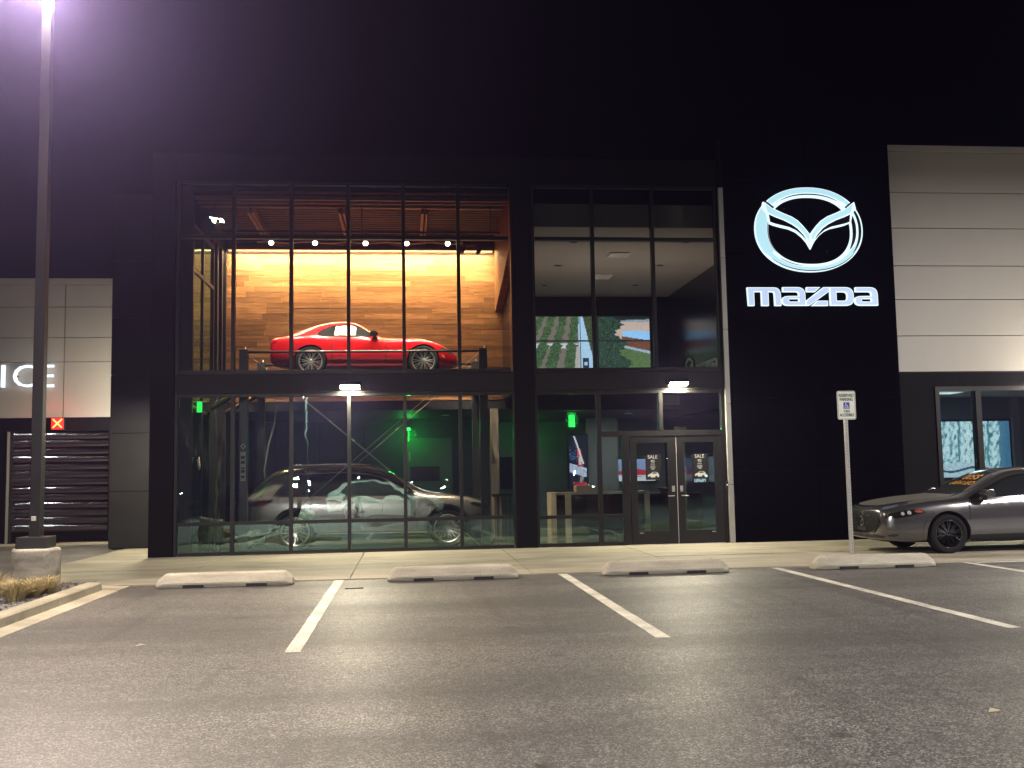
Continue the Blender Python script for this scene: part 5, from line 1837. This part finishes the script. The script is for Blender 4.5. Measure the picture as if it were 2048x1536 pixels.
# video wall
def orchard(u, v):
    """u 0..1 across, v 0..1 down."""
    X, Z = 135 + u * 1080, 155 + v * 495
    r = np.random.RandomState(2)
    c = np.tile(np.array([.16, .14, .12]), (len(u), 1))
    def put(mask, col, j=.0):
        c[mask] = np.array(col) * (1 + j * (r.rand(mask.sum(), 1) - .5))
    # tree rows
    for k, x0 in enumerate((40, 140, 240, 345, 450, 530)):
        xc = x0 + 70 - (Z - 155) * (.62 - .12 * k) + 8 * np.sin(Z * .08 + k)
        put((np.abs(xc - X) < 36 + (Z - 155) * .012) & (Z < 400) & (X < 560), (.055, .10, .045), 1.7)
    for k, x0 in enumerate((225, 345, 490)):
        xc = x0 - (Z - 420) * (.42 - .13 * k) + 6 * np.sin(Z * .09 + k * 2)
        put((np.abs(xc - X) < 52 + 5 * np.sin(Z * .12)) & (Z > 405 + 14 * np.sin(X * .05)) & (X < 560), (.05, .095, .045), 1.7)
    put((np.abs(Z - 425) < 22) & (X < 540) & (c[:, 1] > .12) & (c[:, 0] > .1), (.5, .52, .55), .3)
    put((X > 552 - (Z - 155) * .02) & (X < 600 + (Z - 155) * .2) & (X < 690), (.36, .55, .75), .2)
    put((X > 520 - (Z - 500) * .1) & (X < 560) & (Z > 430), (.38, .36, .36), .3)
    put((X > 590 + (Z - 155) * .22) & (X < 740) & (Z < 470 ), (.05, .07, .035), 1.2)
    put((X > 585) & (X < 640) & (Z > 540) & (Z < 632) & ((X < 598) | (X > 625) | (np.abs(Z - 590) > 15)), (.02, .03, .05))
    # right half
    put((X > 735), (.5, .38, .34), .25)
    put((X > 735) & (Z < 205), (.25, .3, .36), .8)
    put((X > 735) & (Z < 180 + (1215 - X) * .04), (.012, .02, .02))
    put((X > 960) & (Z > 290 + np.abs(X - 1060) * .08 - 5) & (Z < 345 + (X - 1000) * .16), (.26, .52, .85), .08)
    put((X > 950) & (Z > 345 + (X - 1000) * .16) & (Z < 430 + (X - 1000) * .22), (.15, .062, .035), .6)
    put((X > 950) & (Z > 430 + (X - 1000) * .22) & (Z < 452 + (X - 1000) * .24), (.3, .4, .52), .2)
    put((X > 900) & (Z > 452 + (X - 1000) * .24), (.09, .15, .06), .7)
    edge = 900 + 45 * np.sin(Z * .035) + (Z - 155) * .22 + 14 * np.sin(Z * .17)
    put((X > 720) & (X < edge) & (Z < 640), (.022, .05, .035), 1.5)
    put((X < edge - 25) & (X > 735) & (r.rand(len(X)) < .12), (.06, .11, .07), 1)
    put((np.abs(X - 712) < 20), (.01, .01, .01))
    put(np.abs(Z - 380) < 4, (.02, .02, .02))
    put(np.abs(X - 566) < 3, (.05, .07, .09))
    return c
vw = thing("video_wall", (5.4, 29.3, 5.2), "wide video wall showing an orchard road and a barn in the upper room", "screen")
box("casing", BLKPL, vw, 2.9, 7.24, 29.24, 29.34, 4.2, 6.13)
VX = [3.72, 5.47, 7.2]
for i in range(2):
    # two cabinets, each shows its half of the picture
    u0, u1 = (0, .5) if i == 0 else (.5, 1)
    me = screen_mesh("display", VX[i] + .003, VX[i + 1] - .003, 4.5, 6.09, 76, 66, lambda u, v, a=u0, b=u1: orchard(a + u * (b - a), v))
    me.transform(Matrix.Translation(Vector((0, 29.235, 0)) - wloc(vw)))
    me.materials.append(screen_mat("video picture", 1.5))
    link("display", me, vw)
me = screen_mesh("display", 2.93, 3.715, 4.5, 6.09, 30, 60, lambda u, v: orchard(u * .1, v))
me.transform(Matrix.Translation(Vector((0, 29.235, 0)) - wloc(vw)))
me.materials.append(bpy.data.materials["video picture"])
link("display", me, vw)

# brand letters on the inner side wall
iw = thing("interior_wordmark", (7.78, 26.2, 4.3), "small silver brand letters with a round emblem on the inner side wall", "sign")
SILV = mat("brushed silver", (.5, .5, .46), .3, metal=.8)
RZ = Matrix.Rotation(-math.pi / 2, 4, "Z")
def on_side(nm, me, yc, zc, sc, m=SILV):
    me.transform(Matrix.Translation(Vector((7.77, yc, zc)) - wloc(iw)) @ RZ @ FACE_Y.to_4x4() @ Matrix.Scale(sc, 4))
    me.materials.clear()
    me.materials.append(m)
    link(nm, me, iw)
for spl in LETTERS:
    on_side("letter", curve_mesh("letter", [lp_(s_) for s_ in spl], .06), 25.55, 4.2, .66)
on_side("emblem", curve_mesh("emblem", [[cp(*p) for p in eo], [cp(*p) for p in ei]], .06), 27.15, 4.28, .36)
on_side("emblem", curve_mesh("emblem", [[cp(*p) for p in [(440, 360), (740, 482), (922, 668), (1104, 482), (1404, 360), (1350, 540), (1070, 610), (922, 815), (770, 610), (490, 540)]]], .05), 27.15, 4.28, .36)

# reception desk
dk_ = thing("reception_desk", (4.6, 23.4, .012), "long reception desk with cream frame and glossy dark brown front", "desk")
box("top", CREAM, dk_, 3.3, 5.62, 23.3, 24.02, 1.0, 1.05, .004)
box("leg", CREAM, dk_, 3.3, 3.42, 23.3, 24.02, .013, .999, .004)
box("leg", CREAM, dk_, 3.62, 3.76, 23.25, 23.299, .013, 1.0, .004)
box("leg", CREAM, dk_, 5.5, 5.62, 23.3, 24.02, .013, .999, .004)
box("front_panel", BROWNG, dk_, 3.425, 5.495, 23.36, 23.39, .06, .99)
bk = thing("back_desk", (5.9, 24.6, .012), "low dark brown counter behind the reception desk", "desk")
box("top", BLKPL, bk, 5.0, 7.2, 24.3, 24.9, .93, .97, .004)
box("front_panel", BROWNG, bk, 5.02, 7.18, 24.34, 24.37, .03, .925)
box("leg", CREAM, bk, 4.9, 5.0, 24.3, 24.9, .013, .97)
bx = thing("desk_organiser", (4.28, 23.65, 1.05), "tan box shaped stand lying on the reception desk", "box")
box("base", CREAM, bx, 3.92, 4.66, 23.5, 23.85, 1.052, 1.2, .008)
box("latch", STEEL, bx, 4.26, 4.32, 23.49, 23.5, 1.09, 1.12)
bl = MB().lathe([(0, .002), (.06, .0), (.1, .05), (.16, .13), (.15, .13), (.09, .06), (0, .03)], (6.28, 24.6, .972), "z", 28).build("bowl", mat("terracotta", (.28, .12, .06), .5), None, at=(6.28, 24.6, .972))
tag(bl, "round terracotta bowl standing on the dark back counter", "bowl")

# pictures on screens
def racing(u, v):
    r = np.random.RandomState(3)
    c = np.tile(np.array([.01, .015, .03]), (len(u), 1))
    def put(m, col, j=.3):
        c[m] = np.array(col) * (1 + j * (r.rand(m.sum(), 1) - .5))
    put((r.rand(len(u)) < .18) & (u < .55) & (v > .15) & (v < .5), (.1, .25, .6))
    put(np.abs(v - .62 - .1 * u) < .09, (.45, .55, .75), 1)
    put((np.abs(u - .58 - .25 * (v - .3)) < .13) & (v > .25) & (v < .6), (.55, .05, .07), .6)
    put((np.abs(u - .62) < .08) & (v > .4) & (v < .56), (.7, .6, .55), .6)
    put((np.abs(u - (.3 + v * .95)) < .05) & (v < .55), (.75, .8, .85))
    put((v > .9) & (u > .2) & (r.rand(len(u)) < .6), (.6, .05, .06))
    put((np.abs(u - .7) < .12) & (v > .66) & (v < .9) & (r.rand(len(u)) < .5), (.5, .45, .4))
    return c
ts = thing("portrait_screen", (4.74, 27.9, 1.85), "tall portrait screen showing a racing picture beside the desk", "screen")
box("casing", BLKPL, ts, 4.44, 5.02, 27.92, 27.98, 1.05, 2.6)
me = screen_mesh("display", 4.49, 4.97, 1.1, 2.52, 20, 60, racing)
me.transform(Matrix.Translation(Vector((0, 27.915, 0)) - wloc(ts)))
me.materials.append(screen_mat("racing picture", 1.0))
link("display", me, ts)
def redcar(u, v):
    c = np.tile(np.array([.24, .34, .58]), (len(u), 1)) * (1.1 - .3 * v[:, None])
    m = (v > .72)
    c[m] = (.62, .68, .75)
    m = (np.abs(v - .62) < .16 * np.clip(1 - ((u - .55) / .42) ** 2, 0, 1)) & (v < .72)
    c[m] = (.5, .02, .05)
    m = (np.abs(v - .8) < .02) & (np.abs(u - .5) < .2)
    c[m] = (.2, .2, .25)
    return c
s2 = thing("wall_screen", (6.9, 30.1, 1.55), "landscape wall screen showing a red car seen through the door glass", "screen")
box("casing", BLKPL, s2, 5.98, 7.5, 30.12, 30.19, 1.18, 1.92)
me = screen_mesh("display", 6.02, 7.46, 1.22, 1.88, 48, 26, redcar)
me.transform(Matrix.Translation(Vector((0, 30.115, 0)) - wloc(s2)))
me.materials.append(screen_mat("red car picture", .9))
link("display", me, s2)
def script_pic(u, v):
    r = np.random.RandomState(9)
    c = np.tile(np.array([.5, .68, .78]), (len(u), 1))
    m = (np.sin(u * 21 + v * 9) * np.sin(v * 26 - u * 5) > .45)
    c[m] = (.05, .08, .1)
    return c
s3 = thing("wall_screen", (7.6, 25.5, 1.5), "narrow bright screen near the hinge side of the outer door leaf", "screen")
box("casing", BLKPL, s3, 7.42, 7.78, 25.92, 25.98, 1.15, 1.9)
me = screen_mesh("display", 7.45, 7.76, 1.2, 1.86, 12, 24, script_pic)
me.transform(Matrix.Translation(Vector((0, 25.915, 0)) - wloc(s3)))
me.materials.append(screen_mat("script picture", 1.0))
link("display", me, s3)
def forest(u, v):
    r = np.random.RandomState(5)
    n_ = len(u)
    c = np.tile(np.array([.42, .72, .80]), (n_, 1))
    t = np.zeros(n_)
    for k in range(26):
        a, b, p = r.uniform(-110, 110), r.uniform(-45, 45), r.uniform(0, 6.28)
        t += np.sin(a * u + b * v + p) / (1 + k * .03)
    t += r.normal(0, 1.4, n_)
    c *= (1.15 - .16 * np.clip(t, -2, 4))[:, None]
    m = t > 2.6
    c[m] = (.16, .40, .48)
    m = t > 4.6
    c[m] = (.05, .2, .27)
    m = t < -2.2
    c[m] = (.72, .93, 1.0)
    for x0, w, col in ((.42, .02, (.7, .9, .95)), (.56, .035, (.62, .85, .92)), (.7, .015, (.1, .3, .36)), (.9, .05, (.08, .24, .38)), (.97, .05, (.06, .2, .34)), (.3, .012, (.1, .28, .34))):
        m = np.abs(u - x0 + .03 * (v - .5) + .008 * np.sin(v * 14 + x0 * 9)) < w
        c[m] = np.array(col) * (1 + .5 * (r.rand(m.sum(), 1) - .5))
    m = (v > .78 - .05 * np.sin(u * 5)) & (u < .72)
    c[m] = np.array((.5, .72, .84)) * (1 + .5 * (r.rand(m.sum(), 1) - .5))
    m = (np.abs(v - .86 - .04 * np.sin(u * 9)) < .02)
    c[m] = (.03, .1, .16)
    return c
s4 = thing("forest_screen", (14.9, 25.3, 2.0), "large cyan screen with a snowy forest picture in the wing window", "screen")
box("casing", BLKPL, s4, 13.75, 16.0, 25.3, 25.38, 1.15, 2.72)
me = screen_mesh("display", 13.8, 15.85, 1.2, 2.66, 90, 66, forest)
me.transform(Matrix.Translation(Vector((0, 25.295, 0)) - wloc(s4)))
me.materials.append(screen_mat("forest picture", .95))
link("display", me, s4)

# sale posters on the door glass
POST = mat("black poster", (.006, .006, .006), .4)
INK = mat("white print", (.6, .6, .56), .5)
for x, lab in ((4.99, "black SALE poster on the door leaf nearer the sidelight"), (5.97, "black SALE poster on the door leaf nearer the pale trim strip")):
    t = thing("sale_poster", (x, F + .03, 1.59), lab, "poster", "sale posters on the doors")
    yq = F + .005
    sh = box("sheet", POST, t, x - .16, x + .16, yq, yq + .004, 1.33, 1.845)
    for txt, s_, z_ in (("SALE", .1, 1.79), ("90", .085, 1.70), ("DAYS", .035, 1.645)):
        place_flat("lettering", text_mesh(txt, s_, .0005, spacing=.95), INK, sh, (x - .01, yq - .001, z_))
    for k, w_ in enumerate((.05, .06, .045, .03)):
        box("print_line", INK, sh, x - w_ - .01, x + w_ - .01, yq - .0012, yq - .0004, 1.605 - k * .022, 1.612 - k * .022)
    car_ = [(-.115, 1.385), (-.12, 1.42), (-.09, 1.445), (-.05, 1.455), (-.02, 1.485), (.06, 1.488), (.1, 1.46), (.115, 1.42), (.11, 1.385), (.085, 1.38), (.07, 1.41), (.045, 1.41), (.03, 1.38), (-.05, 1.375), (-.065, 1.405), (-.09, 1.4)]
    place_flat("car_picture", curve_mesh("car_picture", [[(a, b - 1.42) for a, b in car_], [(-.03, .04), (.0, .058), (.055, .058), (.075, .035), (.0, .03)]], .0006), INK, sh, (x, yq - .001, 1.42))
    if x > 5.5:
        place_flat("sticker", curve_mesh("sticker", [arc(0, 0, .03, .03, 0, 348, 20)], .0006), mat("pale sticker", (.5, .8, .75), .5), sh, (x + .12, yq - .003, 1.39))

# rack with two pale boards beside the SUV's nose
rk_ = thing("display_rack", (2.05, 22.6, .012), "black slotted display rack with two pale boards beside the SUV nose", "rack")
for x, y in ((1.92, 22.6), (2.0, 22.62), (2.09, 22.64), (2.18, 22.66), (2.27, 22.68)):
    box("upright", BLKPL, rk_, x - .018, x + .018, y - .02, y + .02, .013, 1.02)
box("top_bar", BLKPL, rk_, 1.86, 2.32, 22.56, 22.72, 1.02, 1.06)
box("base", BLKPL, rk_, 1.86, 2.32, 22.5, 22.78, .013, .05)
for x in (1.86, 2.04):
    box("board", CREAM, rk_, x, x + (.06 if x < 1.9 else .035), 22.5, 22.52, .1, 1.0)
nt = thing("pier_notice", (2.07, 23.89, 1.4), "pale paper notice fixed on the tan pier", "notice")
box("sheet", mat("paper", (.5, .46, .38), .7), nt, 1.99, 2.15, 23.892, 23.898, 1.0, 1.75)

# orange bollard inside the service door, black TV on the rear wall
bo = thing("bollard", (-9.72, 27.0, 0), "orange safety bollard standing behind the service door", "bollard")
MB().lathe([(.055, 0), (.055, 1.15), (.05, 1.2), (0, 1.21)], (-9.95, 27.0, .012), "z", 16).build("post", mat("orange paint", (.7, .16, .03), .5), bo)
t = thing("added_red_lamp", (-12.2, 27.6, 2.88), "added unseen red lamp in the service bay, reddening the slatted door", "fill lamp")  # added out of view to give the door its red glow
MB().lathe([(0, -.14), (.06, -.13), (.08, -.05), (.08, 0)], (-12.2, 27.6, 2.89), "z", 16).build("lens", glow("red lens", (1, .05, .08), 3), t)
lamp("added_bay_light", "POINT", (-11.6, 27.6, 2.3), 90, (1, .12, .16), t, radius=.1)
x, y, h = -28.5, -30.0, 7.2
t = thing("lamp_post", (x, y, 0), "twin headed lot lamp far behind the photographer, mirrored in the service door", "street lamp", "parking lot lamps")
MB().tube([(x, y, 0), (x, y, h)], .08, 8, .06).build("pole", POLEM, t)
for s_ in (-.62, .62):
    h_ = MB().box(x + s_ - .25, x + s_ + .25, y - .1, y + .5, h, h + .12).build("lamp_head", POLEM, t)
    MB().prism([(x + s_ - .22, y + .35), (x + s_ + .22, y + .35), (x + s_ + .22, y + .5), (x + s_ - .22, y + .5)], h - .2, h - .01, "z").build("lens", glow("twin lamp lens", (.9, .97, 1), 420), h_)
bt = thing("black_monitor", (2.55, 26.6, 1.5), "black wall monitor beside the tan pier", "screen")
box("casing", GLBLK, bt, 2.41, 2.75, 26.5, 26.56, 1.1, 1.95, .006)

# ceiling downlights added to lift the dark lower rooms
for i, (x, y, pw, lab) in enumerate(((5.9, 26.6, 34, "added dim downlight in the lower ceiling above the back counter"), (3.0, 27.6, 8, "added dim downlight in the lower ceiling near the green wall"), (1.0, 26.4, 7, "added dim downlight in the lower ceiling before the green door"))):
    t = thing("recessed_light", (x, y, 3.06), lab, "ceiling light", "added dim downlights of the lower ceiling")
    MB().lathe([(.07, -.003), (.1, -.01), (.105, 0)], (x, y, 3.06), "z", 16).build("trim_ring", WHITEP, t)
    MB().lathe([(0, -.002), (.07, -.002)], (x, y, 3.06), "z", 16).build("lens", glow("added downlight lens", (.9, 1, .95), 1.0), t)
    lamp("added_down_light", "AREA", (x, y, 3.04), pw, (.88, 1, .95), t, .3, .3, aim=(x, y, 0))
t = thing("added_uplight", (5.2, 24.0, 3.5), "added unseen light strip on the upper floor edge, lifting the dark ceiling", "strip light")  # added uplight, hidden by the band, to brighten the upper ceiling
box("housing", FRAME, t, 2.7, 7.6, 23.9, 24.02, 3.51, 3.55)
box("diffuser", glow("added uplight diffuser", (1, .8, .66), .8), t, 2.72, 7.58, 23.92, 24.0, 3.551, 3.556)
lamp("added_uplight_lamp", "AREA", (5.2, 23.96, 3.58), 60, (1, .78, .64), t, 4.8, .08, aim=(5.2, 24.6, 7))
t = thing("added_panel_light", (13.2, 23.6, 3.29), "added pale panel light in the ceiling of the wing room", "ceiling light")  # added ceiling panel to brighten the wing room
MB().quad([(12.9, 23.3, 3.28), (13.5, 23.3, 3.28), (13.5, 23.9, 3.28), (12.9, 23.9, 3.28)]).build("diffuser", glow("added panel diffuser", (.75, .95, 1), 1.0), t)
lamp("added_wing_light", "AREA", (13.2, 23.6, 3.27), 22, (.75, .95, 1), t, .5, .5, aim=(13.2, 23.6, 0))

# ================================================================== added violet volume that imitates the pole lamp's lens glare
if GLARE_HAZE:
    hz = MB().box(-210, 210, -230, 58, -1, 14).build("glare_haze", None)
    m = bpy.data.materials.new("thin violet haze")
    m.use_nodes = True
    n, l = m.node_tree.nodes, m.node_tree.links
    n.remove(n["Principled BSDF"])
    pv = n.new("ShaderNodeVolumePrincipled")
    pv.inputs["Color"].default_value = (.53, .44, 1.0, 1)
    pv.inputs["Density"].default_value = GLARE_HAZE
    pv.inputs["Anisotropy"].default_value = 0.82
    l.new(pv.outputs[0], n["Material Output"].inputs["Volume"])
    hz.data.materials.append(m)
    tag(hz, kind="stuff")
